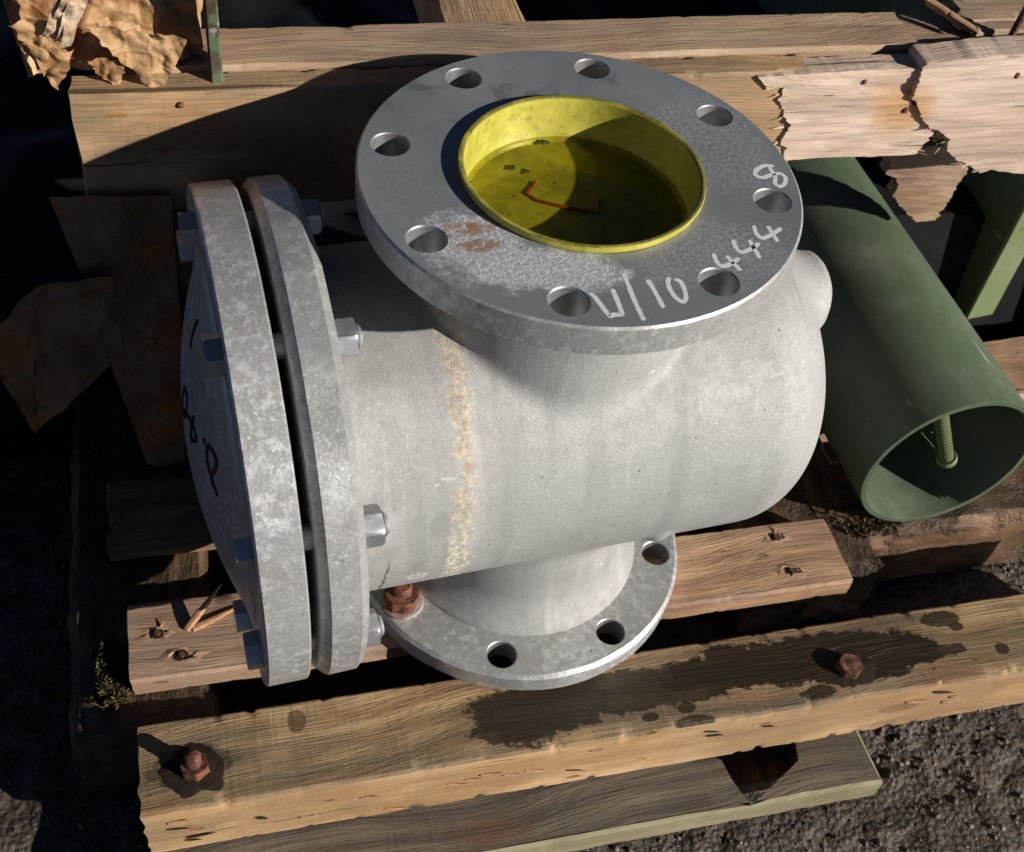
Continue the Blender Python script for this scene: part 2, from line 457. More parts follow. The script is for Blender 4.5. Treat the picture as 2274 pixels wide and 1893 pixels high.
def mat_paint(name, c, rough=0.5, wear=0.4, dirt=(0.03, 0.03, 0.02), th=0.60):
    m = M(name)
    n = m.noise(7, 4); n2 = m.noise(75, 5, 0.7); n3 = m.noise(340, 2, 0.6)
    col = m.mix(m.ss(n, 0.3, 0.7), tuple(v * 0.82 for v in c), tuple(min(1, v * 1.12) for v in c))
    col = m.mix(m.ss(n2, th, th + 0.12, 0, wear), col, dirt)
    col = m.mix(m.mul(m.ss(n3, 0.68, 0.74), m.ss(m.noise(18), 0.52, 0.66, 0, 0.6)), col, (0.62, 0.64, 0.58))
    dust = m.ss(m.noise(12, 6, 0.7), 0.45, 0.72, 0, 0.22)
    col = m.mix(dust, col, (0.25, 0.25, 0.20))
    sc = m.mul(m.ss(m.noise(1.0, 3, 0.6, m.vec(70, 9, 70, rot=(0.3, 0.2, 0.5))), 0.66, 0.70), m.ss(m.noise(9), 0.48, 0.62))
    col = m.mix(m.mul(sc, 0.7), col, (0.36, 0.36, 0.31))
    chip = m.mul(m.ss(m.noise(46, 4, 0.7), 0.70, 0.73), 0.9); col = m.mix(chip, col, (0.10, 0.05, 0.03))
    return m.done(col, m.add(m.fmix(n2, rough, rough + 0.18), m.mul(dust, 0.5)), 0.0, m.bump(m.sub(m.add(n2, m.mul(n3, 0.4)), chip), 0.25, 0.0006), 0.4)

# ------------------------------------------------------------------ materials: timber
def mat_wood(name, light=(0.44, 0.28, 0.15), dark=(0.17, 0.095, 0.045), grey=(0.16, 0.14, 0.11), grey_amt=0.35, saw=0.35,
             stains=(), rot=0.0, seed=0.0, rough=0.72, knots=0.5, red=0.0, gloss_wet=0.42, rusty=False, grain=1.0, flecks=0.0):
    """grain runs along the object's own X axis"""
    m = M(name)
    off = (seed * 1.7, seed * 0.9, seed * 2.3)
    wx = m.noise(3.6, 1, 0.5, m.vec(1, 1.5, 1.5, off))
    warp = m.t.nodes.new('ShaderNodeVectorMath'); warp.operation = 'ADD'
    cmb = m.t.nodes.new('ShaderNodeCombineXYZ'); m.put(cmb.inputs[1], m.mul(m.sub(wx, 0.5), 0.075)); m.put(cmb.inputs[2], m.mul(m.sub(wx, 0.5), 0.06))
    m.t.links.new(m.vec(1, 1, 1, off), warp.inputs[0]); m.t.links.new(cmb.outputs[0], warp.inputs[1])
    co = warp.outputs[0]
    g1 = m.noise(1.0, 3, 0.65, m.vec(5, 95, 95, co=co)); g2 = m.noise(1.0, 2, 0.7, m.vec(20, 520, 520, co=co)); g0 = m.noise(1.0, 3, 0.5, m.vec(3, 34, 34, co=co))
    blot = m.noise(11, 5, 0.65, m.vec(0.5, 1.3, 1.3, off)); fine = m.noise(300, 3, 0.7)
    ring = m.wave(1.0, m.vec(0.55, 15, 11, co=co), 4.0, 1, 1.4, 'BANDS', 'Y')
    t = m.add(m.mul(g1, 0.42), m.add(m.mul(g0, 0.30), m.add(m.mul(g2, 0.20), m.mul(ring, 0.16))))
    col = m.mix(m.fmix(grain, 0.72, m.ss(t, 0.38, 0.70)), dark, light)
    col = m.mix(m.ss(g2, 0.53, 0.74, 0, 0.42 * grain), col, tuple(v * 0.40 for v in dark))
    patch = m.noise(1.0, 3, 0.55, m.vec(9, 22, 22, (seed * 2, 7, 3)))
    col = m.mix(m.ss(patch, 0.42, 0.66, 0, 0.55), col, tuple(v * 0.75 for v in dark))
    col = m.mix(m.ss(patch, 0.46, 0.30, 0, 0.45), col, tuple(min(1, v * 1.18) for v in light))
    col = m.mix(m.mul(m.ss(blot, 0.40, 0.66), grey_amt), col, grey)
    smear = m.noise(1.0, 4, 0.6, m.vec(4.5, 30, 30, (seed, 2, 9), co=co))
    col = m.mix(m.mul(m.ss(smear, 0.50, 0.70), 0.30 + grey_amt * 0.5), col, tuple(v * 0.50 for v in grey))
    col = m.mix(m.ss(fine, 0.58, 0.76, 0, 0.28), col, tuple(min(1, v * 1.35) for v in light))
    if red: col = m.mix(m.mul(m.ss(m.noise(20, 4, 0.6, m.vec(0.5, 1, 1, (3, seed, 1))), 0.56, 0.72), red), col, (0.22, 0.06, 0.03))
    h = m.add(m.mul(g1, 1.2), m.mul(g2, 1.0))
    if saw:
        sw = m.noise(1.0, 2, 0.5, m.vec(230, 14, 14, (seed, 0, 0), rot=(0, 0, 0.15)))
        sw = m.mul(sw, m.ss(m.noise(13, 3, 0.6, m.vec(1, 1, 1, (seed, 8, 8))), 0.34, 0.62, 0.55, 1.0))
        col = m.mix(m.mul(m.ss(sw, 0.52, 0.70), saw), col, tuple(v * 0.7 for v in dark))
        h = m.add(h, m.mul(sw, 1.4 * saw))
    # knots with a dark ring
    if knots:
        v = m.voro(1.0, m.vec(5.5, 15, 15, (seed * 3.1, seed, 0)))
        kn = m.ss(v, 0.15, 0.07); col = m.mix(m.mul(kn, knots), col, (0.10, 0.045, 0.02))
        col = m.mix(m.mul(m.ss(m.math('ABSOLUTE', m.sub(v, 0.17)), 0.045, 0.0), knots * 0.6), col, tuple(c * 0.8 for c in dark))
    if flecks:                                                    # bark crumbs, bruises and torn fibre
        fkn = m.add(m.voro(1.0, m.vec(26, 80, 80, (seed, 2, 5))), m.mul(m.sub(m.noise(140, 4, 0.7), 0.5), 0.5))
        fk = m.mul(m.ss(fkn, 0.20, 0.10), m.ss(m.noise(12, 3, 0.6, m.vec(1, 1, 1, (seed, 9, 1))), 0.52, 0.60))
        col = m.mix(m.mul(fk, flecks), col, m.mix(m.ss(m.noise(60), 0.4, 0.6), (0.05, 0.022, 0.010), (0.34, 0.14, 0.045))); pass
    # checks along the grain
    ckn = m.ss(m.noise(1.0, 3, 0.6, m.vec(2.2, 95, 95, (seed, 5, 2))), 0.665, 0.70)
    col = m.mix(m.mul(ckn, 0.8), col, (0.035, 0.02, 0.012)); pass
    r = m.fmix(m.ss(g1, 0.3, 0.7), rough + 0.1, rough - 0.1)
    if rusty:                                                     # iron stain bled from the nail
        nu_, nz_ = PV(1850, 226, 0.149)
        b = m.blob(nu_, nz_ + 0.51, 0.026, 0.022, 'xz', m.noise(28, 4), 0.8, 0.6)
        col = m.mix(m.mul(b, 0.8), col, m.mix(fine, (0.42, 0.19, 0.06), (0.58, 0.34, 0.15)))
    if rot:
        rt = m.mul(m.ss(m.noise(24, 6, 0.75, m.vec(0.6, 1, 1, off)), 0.62 - 0.3 * rot, 0.68), 0.95)
        col = m.mix(rt, col, m.mix(fine, (0.012, 0.009, 0.006), (0.05, 0.035, 0.02)))
        h = m.sub(h, m.mul(m.mul(rt, m.noise(120, 4)), 4)); r = m.fmix(rt, r, 0.6)
    for (cx, cy, rx, ry, amt, wet) in stains:
        big = rx > 0.03
        b = m.blob(cx, cy, rx, ry, 'xy', m.noise(42 if big else 90, 6, 0.75, m.vec(0.75, 1.0, 1, (cx * 9, cy * 7, 0)), 0.3), amt * (1.7 if big else 1.3), 0.07)
        wc = m.mix(t, tuple(v * 0.05 for v in dark), tuple(v * 0.085 for v in light))
        col = m.mix(m.mul(b, wet), col, wc); r = m.fmix(b, r, gloss_wet)
    nb = m.bump(h, 1.0, 0.0011)
    nb = m.bump(m.noise(1.0, 2, 0.6, m.vec(14, 55, 55, (seed, 1, 4))), 0.4, 0.002, nb)
    return m.done(col, r, 0.0, nb, 0.35)

def mat_simple(name, a, b, sc=60, rough=0.7, bump=0.5, spec=0.3, metal=0.0, **kw):
    m = M(name)
    n = m.noise(sc, 5, 0.7); n2 = m.noise(sc * 6, 3, 0.7)
    col = m.mix(m.ss(n, 0.35, 0.68), a, b)
    col = m.mix(m.ss(n2, 0.6, 0.76, 0, 0.4), col, tuple(min(1, v * 1.5) for v in b))
    return m.done(col, rough, metal, m.bump(m.add(n, n2), bump, 0.0012), spec, **kw)

def mat_paper(name, c1=(0.46, 0.29, 0.15), c2=(0.26, 0.13, 0.05), rough=0.5):
    m = M(name)
    n = m.noise(16, 4, 0.6); n2 = m.noise(55, 5, 0.65); n3 = m.noise(260, 3)
    col = m.mix(m.ss(n, 0.36, 0.66), c2, c1)
    col = m.mix(m.ss(m.noise(24, 3, 0.6, m.vec(1, 1, 1, (4, 2, 7))), 0.50, 0.66, 0, 0.85), col, (0.24, 0.085, 0.02))
    col = m.mix(m.ss(n2, 0.56, 0.70, 0, 0.45), col, (0.10, 0.05, 0.02))
    cre = m.ss(m.voro(22, m.vec(1, 1, 1, (0.1, 0.2, 0.3)), 'DISTANCE_TO_EDGE'), 0.10, 0.0); cre2 = m.ss(m.voro(55, m.vec(1, 1, 1, (0.7, 0.2, 0.9)), 'DISTANCE_TO_EDGE'), 0.14, 0.0)
    h = m.add(m.mul(n2, 1.0), m.add(m.mul(n3, 0.2), m.add(m.mul(cre, 0.5), m.mul(cre2, 0.25))))
    return m.done(col, m.fmix(n, rough, rough + 0.2), 0.0, m.bump(h, 0.8, 0.003), 0.45)

def mat_ground():
    m = M('dark_wet_grit')
    n = m.noise(9, 5, 0.65); n2 = m.noise(70, 5, 0.75); v = m.voro(170); n3 = m.noise(420, 2, 0.7)
    col = m.mix(m.ss(n2, 0.36, 0.68), (0.030, 0.023, 0.018), (0.15, 0.115, 0.085))
    col = m.mix(m.ss(n, 0.35, 0.7, 0, 0.6), col, (0.035, 0.027, 0.021))
    col = m.mix(m.ss(v, 0.30, 0.16, 0, 0.45), col, (0.19, 0.155, 0.125))
    h = m.add(m.mul(n2, 1.6), m.add(m.mul(v, -1.0), m.mul(n3, 0.4)))
    return m.done(col, m.fmix(n2, 0.42, 0.8), 0.0, m.bump(h, 0.8, 0.0025), 0.5)

MT = {}
MT['body'] = mat_cast('cast_body_metal', True, 0.41, 0.30)
MT['cast'] = mat_cast('cast_flange_metal', False, 0.44, 0.9)
MT['cast2'] = mat_cast('cast_flange_metal_pitted', False, 0.42, 0.8)
MT['face'] = mat_face()
MT['rim'] = mat_cast('turned_rim_metal', False, 0.45, 0.4)
MT['zinc'] = mat_zinc('zinc_plated_steel')
MT['rust'] = mat_rust('rusted_steel')
def mat_pen():
    m = M('white_paint_pen')
    m.done(m.mix(m.noise(120), (0.60, 0.64, 0.69), (0.76, 0.79, 0.83)), 0.6)
    tr = m.t.nodes.new('ShaderNodeBsdfTransparent'); mx = m.t.nodes.new('ShaderNodeMixShader')
    m.put(mx.inputs[0], m.ss(m.noise(420, 3, 0.7), 0.28, 0.46, 0.62, 1.0))       # thin and broken coverage
    m.t.links.new(tr.outputs[0], mx.inputs[1]); m.t.links.new(m.p.outputs[0], mx.inputs[2]); m.t.links.new(mx.outputs[0], m.out.inputs[0])
    return m.m
MT['greypaint'] = mat_pen()
MT['ink'] = mat_simple('black_marker_ink', (0.012, 0.012, 0.014), (0.02, 0.02, 0.022), 90, 0.5, 0.1)

# ------------------------------------------------------------------ ground
def build_ground():
    vs, fs = [], []
    # fine middle, coarse skirt
    ax = np.unique(np.concatenate([np.linspace(-8, -1.2, 18), np.linspace(-1.2, -0.7, 12), np.linspace(-0.7, 1.0, 260), np.linspace(1.0, 1.8, 14), np.linspace(1.8, 8, 16)]))
    ay = np.unique(np.concatenate([np.linspace(-8, -1.2, 18), np.linspace(-1.2, -0.6, 12), np.linspace(-0.6, 1.0, 240), np.linspace(1.0, 1.9, 24), np.linspace(1.9, 8, 16)]))
    for y in ay:
        for x in ax:
            z = -0.51 + 0.006 * noise.noise(Vector((x * 7, y * 7, 0))) - 0.003
            if -0.7 <= x <= 1.0 and -0.6 <= y <= 1.0:
                z += 0.0045 * noise.noise(Vector((x * 45, y * 45, 3))) + 0.0022 * noise.noise(Vector((x * 120, y * 120, 5)))
            vs.append((x, y, z - 0.004))
    n = len(ax)
    for j in range(len(ay) - 1):
        for i in range(n - 1): fs.append((j * n + i, j * n + i + 1, (j + 1) * n + i + 1, (j + 1) * n + i))
    o = link('ground', mesh('ground', vs, fs, 60), mat_ground())
    tag(o, 'dark wet gritty ground under the pallet', None, None, 'structure')
    # loose grit
    rng = random.Random(3)
    b = bmesh.new(); bmesh.ops.create_icosphere(b, subdivisions=1, radius=1)
    iv = [v.co.copy() for v in b.verts]; iff = [[v.index for v in f.verts] for f in b.faces]; b.free()
    vs, fs = [], []
    for k in range(14000):
        x = rng.uniform(-0.62, 0.95); y = rng.uniform(-0.55, 0.95)
        if k < 7000: x = rng.uniform(-0.1, 0.75); y = rng.uniform(-0.40, 0.15)
        r = 0.0007 + 0.0034 * rng.random() ** 4.5
        M3 = Matrix.Rotation(rng.uniform(0, 6.28), 3, 'Z') @ Matrix.Rotation(rng.uniform(0, 6.28), 3, 'X') @ Matrix.Diagonal((rng.uniform(.7, 1.4), rng.uniform(.7, 1.2), rng.uniform(.5, .9)))
        z = -0.517 + 0.006 * noise.noise(Vector((x * 7, y * 7, 0))) + 0.0045 * noise.noise(Vector((x * 45, y * 45, 3)))
        b0 = len(vs)
        for v in iv: vs.append((M3 @ v) * r * rng.uniform(0.85, 1.15) + Vector((x, y, z - r * 0.15)))
        fs += [[b0 + i for i in f] for f in iff]
    g = link('loose_grit', mesh('loose_grit', vs, fs, 120), mat_simple('grit_stone', (0.045, 0.034, 0.026), (0.20, 0.155, 0.118), 38, 0.55, 0.5, 0.5))
    tag(g, 'loose dark grit scattered on the ground', 'grit', None, 'stuff')
build_ground()

# ------------------------------------------------------------------ timber
def timber(L, W, H, seed=0, bev=0.003, amp=0.0012, nx=70, ns=5, ragged=0.004, chips=0.0, taper=None, bow=0.0):
    """sawn length along X centred on the origin: wavering arrises, rough ends, chipped edges"""
    rng = random.Random(seed)
    sec = []
    def side(a, b):
        for i in range(ns): sec.append((a[0] + (b[0] - a[0]) * i / ns, a[1] + (b[1] - a[1]) * i / ns))
    w, h = W / 2, H / 2
    side((-w + bev, -h), (w - bev, -h)); sec.append((w - bev, -h)); side((w, -h + bev), (w, h - bev)); sec.append((w, h - bev))
    side((w - bev, h), (-w + bev, h)); sec.append((-w + bev, h)); side((-w, h - bev), (-w, -h + bev)); sec.append((-w, -h + bev))
    m = len(sec); vs, fs = [], []
    off = Vector((seed * 3.7, seed * 1.3, seed * 5.1))
    for i in range(nx + 1):
        t = i / nx; x = -L / 2 + L * t
        for (y, z) in sec:
            p = Vector((x, y, z))
            edge = (abs(y) > w - bev * 2.2) and (abs(z) > h - bev * 2.2)
            d = Vector((0, noise.noise(p * 28 + off), noise.noise(p * 28 + off + Vector((9, 3, 1))))) * amp
            d += Vector((0, noise.noise(Vector((x * 5, 0, 0)) + off), 0.6 * noise.noise(Vector((x * 5, 7, 0)) + off))) * amp * 1.4
            if edge and chips:
                c = noise.noise(Vector((x * 75, y * 9, z * 9)) + off) + 0.5 * noise.noise(Vector((x * 190, y * 20, z * 20)) + off) - 0.15
                if c > 0.12:
                    q = min(0.4, (c - 0.12)) * chips * 0.16
                    d += Vector((-math.copysign(q, y), -math.copysign(q * 0.8, z), 0)).yxz if False else Vector((0, -math.copysign(q, y), -math.copysign(q * 0.8, z)))
            dx = 0
            if i in (0, nx): dx = ragged * noise.noise(Vector((y * 90, z * 90, seed))) * (1 if i else -1)
            elif i in (1, nx - 1): dx = 0
            vs.append(p + d + Vector((dx, 0, bow * (1 - (2 * t - 1) ** 2))))
    for i in range(nx):
        for k in range(m): fs.append((i * m + k, i * m + (k + 1) % m, (i + 1) * m + (k + 1) % m, (i + 1) * m + k))
    for i, s in ((0, 1), (nx, -1)):                      # end grain: ring inset then fan
        ring = []
        for k in range(m):
            v = vs[i * m + k]; c = Vector((v.x, v.y * 0.6, v.z * 0.6))
            c.x += ragged * 0.8 * noise.noise(c * 110 + off); ring.append(len(vs)); vs.append(c)
        for k in range(m): fs.append((i * m + k, i * m + (k + 1) % m, ring[(k + 1) % m], ring[k]))
        cc = len(vs); vs.append(Vector((vs[ring[0]].x, 0, 0)))
        for k in range(m): fs.append((ring[k], ring[(k + 1) % m], cc))
    return vs, fs

def board(name, parent, pb, u0, u1, v0, v1, z0, z1, mat, **kw):
    """a timber whose length runs along u; parent's base is pb (already turned by AP)"""
    vs, fs = timber(u1 - u0, v1 - v0, z1 - z0, **kw)
    return link(name, mesh(name, vs, fs, 40), mat, parent, (Vector(((u0 + u1) / 2, (v0 + v1) / 2, (z0 + z1) / 2)) - pb))
def board_v(name, parent, pb, u0, u1, v0, v1, z0, z1, mat, **kw):
    """length along v"""
    vs, fs = timber(v1 - v0, u1 - u0, z1 - z0, **kw)
    return link(name, mesh(name, vs, fs, 40), mat, parent, (Vector(((u0 + u1) / 2, (v0 + v1) / 2, (z0 + z1) / 2)) - pb), (0, 0, math.pi / 2))
def post(name, parent, pb, u0, u1, v0, v1, z0, z1, mat, **kw):
    vs, fs = timber(z1 - z0, v1 - v0, u1 - u0, **kw)
    return link(name, mesh(name, vs, fs, 40), mat, parent, (Vector(((u0 + u1) / 2, (v0 + v1) / 2, (z0 + z1) / 2)) - pb), (0, math.pi / 2, 0))

PT = -0.397                                   # top of the pallet
pb = Vector((0.0, 0.0, -0.51))                # pallet base in (u, v, z)
pallet = empty('wooden_pallet', UV(0, 0, -0.51), 'weathered timber pallet with bolted front beam carrying the grey strainer', 'pallet', None, AP)

# stains on the front beam, in its own coordinates
fu0, fu1 = -0.316, 0.62; fv0, fv1 = -0.188, -0.116
fc = Vector(((fu0 + fu1) / 2, (fv0 + fv1) / 2))
def st(px, py, rx, ry, amt=0.55, wet=0.9):
    u, v = PUV(px, py, PT); return (u - fc.x, v - fc.y, rx, ry, amt, wet)
front_st = [st(1110, 1455, 0.055, 0.027, 0.5, 0.96), st(1310, 1415, 0.11, 0.019, 0.6, 0.92), st(1600, 1355, 0.11, 0.021, 0.6, 1.0), st(1760, 1350, 0.070, 0.023, 0.6, 1.0),
            st(1060, 1490, 0.035, 0.012, 0.5, 0.9), st(608, 1478, 0.007, 0.010, 0.25, 0.6), st(1335, 1470, 0.007, 0.004, 0.4), st(1425, 1480, 0.016, 0.006, 0.5), st(1408, 1452, 0.007, 0.005, 0.4),
            st(1680, 1420, 0.016, 0.006, 0.5), st(1930, 1270, 0.018, 0.008, 0.5), st(1960, 1285, 0.007, 0.004, 0.4), st(2055, 1330, 0.006, 0.006, 0.3), st(1235, 1535, 0.008, 0.006, 0.4),
            st(390, 1570, 0.030, 0.016, 0.5, 0.55), st(1880, 1345, 0.04, 0.007, 0.6)]
W_front = mat_wood('front_beam_wood', (0.48, 0.325, 0.165), (0.20, 0.125, 0.06), (0.15, 0.12, 0.08), 0.62, 0.30, front_st, 0, 1.0, 0.66, 0.35, 0.25, grain=0.85, flecks=0.85)
W_side = mat_wood('beam_side_wood', (0.66, 0.44, 0.23), (0.36, 0.205, 0.09), (0.30, 0.21, 0.12), 0.40, 0.12, (), 0, 1.6, 0.66, 0.5, 0.30, grain=0.8, flecks=1.0)
W_mid = mat_wood('plank_wood', (0.55, 0.35, 0.21), (0.28, 0.16, 0.09), (0.27, 0.21, 0.17), 0.50, 0.1, (), 0, 2.0, 0.6, 0.8, 0.4, grain=0.7, flecks=0.6)
W_old = mat_wood('bottom_board_wood', (0.19, 0.155, 0.115), (0.085, 0.066, 0.05), (0.10, 0.09, 0.075), 0.6, 0.2, (), 0.0, 3.0, 0.75, 0.3, 0.22, flecks=0.4)
W_algae = mat_wood('algae_board_edge', (0.36, 0.32, 0.19), (0.21, 0.18, 0.10), (0.24, 0.22, 0.13), 0.4, 0.0, (), 0.0, 3.5, 0.75, 0.2, 0.0)
W_rot = mat_wood('rotten_bearer_wood', (0.17, 0.10, 0.05), (0.045, 0.028, 0.016), (0.05, 0.04, 0.028), 0.6, 0.0, (), 0.75, 4.0, 0.6, 0.2)
W_back = mat_wood('back_board_wood', (0.56, 0.36, 0.19), (0.30, 0.175, 0.08), (0.20, 0.17, 0.12), 0.45, 0.25, (), 0, 5.0, 0.7, 0.5, 0.2, grain=0.8, flecks=0.6)
W_pale = mat_wood('back_beam_wood', (0.52, 0.37, 0.24), (0.31, 0.195, 0.115), (0.30, 0.23, 0.17), 0.45, 0.12, (), 0, 6.0, 0.65, 0.4, 0.2, grain=0.7, flecks=0.5)
W_torn = mat_wood('torn_pale_wood', (0.66, 0.52, 0.41), (0.50, 0.35, 0.25), (0.50, 0.40, 0.33), 0.25, 0.0, (), 0, 7.0, 0.75, 0.2, 0.1, rusty=True, grain=0.6, flecks=0.35)

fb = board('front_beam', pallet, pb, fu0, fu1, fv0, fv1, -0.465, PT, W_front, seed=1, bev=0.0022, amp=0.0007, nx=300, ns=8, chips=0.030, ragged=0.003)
fb.data.materials.append(W_side)
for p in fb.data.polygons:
    if p.normal.z < 0.62: p.material_index = 1  # sides and ends take a paler wood than the top
fb['label'] = 'thick sawn front beam with wet stains and rusty bolts'
mid = board('plank', pallet, pb, -0.321, 0.290, -0.080, -0.008, -0.418, PT, W_mid, seed=2, bev=0.0025, amp=0.0007, nx=200, ns=6, chips=0.012, ragged=0.004)
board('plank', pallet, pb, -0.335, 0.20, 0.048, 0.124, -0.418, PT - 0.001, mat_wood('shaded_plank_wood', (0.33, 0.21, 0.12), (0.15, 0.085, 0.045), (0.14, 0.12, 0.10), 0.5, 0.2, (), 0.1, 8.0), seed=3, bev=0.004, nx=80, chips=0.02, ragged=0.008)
board_v('bearer', pallet, pb, -0.368, -0.255, -0.108, 0.30, -0.512, -0.418, W_rot, seed=4, bev=0.008, amp=0.004, nx=60, ns=8, chips=0.05, ragged=0.01)
board_v('bearer', pallet, pb, 0.215, 0.345, -0.050, 0.30, -0.512, -0.4185, W_rot, seed=5, bev=0.008, amp=0.004, nx=60, ns=8, chips=0.05, ragged=0.01)
W_rotb = mat_wood('rotten_rail_wood', (0.26, 0.14, 0.07), (0.06, 0.034, 0.018), (0.06, 0.045, 0.03), 0.5, 0.0, (), 0.55, 9.0, 0.6, 0.2)
board('rail', pallet, pb, 0.300, 0.95, -0.020, 0.075, -0.512, -0.421, W_rotb, seed=6, bev=0.008, amp=0.004, nx=90, ns=8, chips=0.05, ragged=0.012)
board('rail', pallet, pb, 0.345, 0.95, 0.125, 0.215, -0.512, -0.419, W_mid, seed=7, bev=0.006, amp=0.003, nx=70, ns=6, chips=0.04, ragged=0.012)

# bottom board with the broken-out hole behind its front edge
def bottom_board():
    z = -0.466
    uL = -0.312; uR = PUV(1812, 1600, z)[0]; vf = PUV(1812, 1603, z)[1]; vb = -0.120
    hole = [PUV(*p, z) for p in ((1428, 1535), (1480, 1560), (1500, 1598), (1540, 1652), (1556, 1640), (1598, 1598), (1638, 1560), (1632, 1525), (1560, 1500), (1450, 1505))]
    n = 40
    rng = random.Random(4)
    outer = [(uL + (uR - uL) * i / n, vf + 0.0012 * noise.noise(Vector((i * 0.7, 0, 0)))) for i in range(n + 1)]
    outer += [(uR + 0.002 * noise.noise(Vector((0, i, 0))) - 0.004 * i / 8, vf + (vb - vf) * i / 8) for i in range(1, 9)]
    outer += [(uL + (uR - uL) * (n - i) / n, vb) for i in range(1, n + 1)]
    outer += [(uL, vb + (vf - vb) * i / 6) for i in range(1, 6)]
    vs, fs = [], []
    H = 0.026; b = 0.003
    def rows(loop, inset):
        cx = sum(p[0] for p in loop) / len(loop); cy = sum(p[1] for p in loop) / len(loop)
        R = []
        N = len(loop)
        for zz, ins in ((0, inset), (-abs(b), 0), (-H, 0)):
            r = []
            for i, p in enumerate(loop):
                a = Vector(loop[i - 1]); c = Vector(loop[(i + 1) % N]); d = (c - a).normalized(); nrm = Vector((-d.y, d.x))
                q = Vector(p) + nrm * ins
                r.append(len(vs)); vs.append(Vector((q.x, q.y, z + zz)))
            R.append(r)
        for A, B in zip(R[:-1], R[1:]):
            for i in range(N): fs.append((A[i], A[(i + 1) % N], B[(i + 1) % N], B[i]))
        return R
    A = rows(outer, b); Bq = rows(hole, 0.001 if False else 0.0)
    for k in (0, 2):
        g = [A[k], Bq[k]]; flat = g[0] + g[1]
        for tri in tessellate_polygon([[Vector((vs[i].x, vs[i].y, 0)) for i in r] for r in g]): fs.append(tuple(flat[i] for i in tri))
    o = link('bottom_board', mesh('bottom_board', shift(vs, pb), fs, 40), W_old, pallet)
    o.data.materials.append(W_algae)
    for p in o.data.polygons:
        if (p.normal.y < -0.5 or p.normal.x > 0.6) and (p.center.y + pb.y < vf + 0.004 or p.center.x + pb.x > uR - 0.012): p.material_index = 1
    o['label'] = 'old grey bottom board with pale green edge and a broken dark gap'
    for u in (-0.24, 0.19):
        board_v('skid', pallet, pb, u - 0.045, u + 0.045, -0.205, -0.122, -0.520, -0.4915, W_rot, seed=20 + int(u > 0), bev=0.004, nx=14, ns=4)
bottom_board()

MT['socket'] = mat_simple('dark_recess_wood', (0.010, 0.006, 0.004), (0.035, 0.017, 0.009), 130, 0.75, 0.6)  # near-black disc colour carries the shade of the hollow round each bolt
# bolts through the front beam: washer bitten into the wood, nut, stub of thread
def beam_bolt(px, py, h, tilt, k):
    u, v = PUV(px, py, PT); b = Vector((u, v, PT)) - pb
    th = []
    for i in range(9): th += [(0.0062 if i % 2 else 0.0055, h * 0.45 + h * 0.55 * i / 8)]
    vs, fs = lathe([(0.006, -0.02)] + th + [(0.004, h + 0.001)], 16)
    b.z -= 0.002
    s = link('bolt', mesh('bolt', vs, fs, 40), MT['rust'], pallet, b, (tilt[0], tilt[1], 0))
    rg = random.Random(70 + k); n = 44; vs = [Vector((0, 0, 0))]
    for i in range(n):
        q = 6.283 * i / n; r = 0.0150 * (1 + 0.28 * noise.noise(Vector((math.cos(q) * 1.7, math.sin(q) * 1.7, k * 4.0)))) * rg.uniform(0.96, 1.04); vs.append(Vector((r * 1.2 * math.cos(q), r * math.sin(q), rg.uniform(-0.0002, 0.0009))))
    for i in range(n):
        q = 6.283 * i / n; r = 0.0200 * (1 + 0.30 * noise.noise(Vector((math.cos(q) * 1.7, math.sin(q) * 1.7, k * 4.0)))) * rg.uniform(0.97, 1.03); vs.append(Vector((r * 1.3 * math.cos(q), r * math.sin(q), -0.0012)))
    fs = [(0, 1 + i, 1 + (i + 1) % n) for i in range(n)] + [(1 + i, n + 1 + i, n + 1 + (i + 1) % n, 1 + (i + 1) % n) for i in range(n)]
    link('recess_disc', mesh('recess_disc', vs, fs, 50), MT['socket'], s, (0, 0, 0.0026), (-tilt[0], -tilt[1], 0))
    vs, fs = hexa(0.019, 0.009, axis='Z', ph=0.4); link('nut', mesh('nut', vs, fs, 40), MT['rust'], s, (0, 0, 0.001))
    vs, fs = lathe([(0.0125, -0.0025), (0.0130, 0.0002), (0.0125, 0.0012), (0.006, 0.0012)], 26)
    link('washer', mesh('washer', vs, fs, 40), MT['rust'], s, (0, 0, 0))
beam_bolt(401, 1578, 0.020, (-0.10, -0.05), 0)
beam_bolt(1738, 1372, 0.0095, (0.05, 0.1), 1)

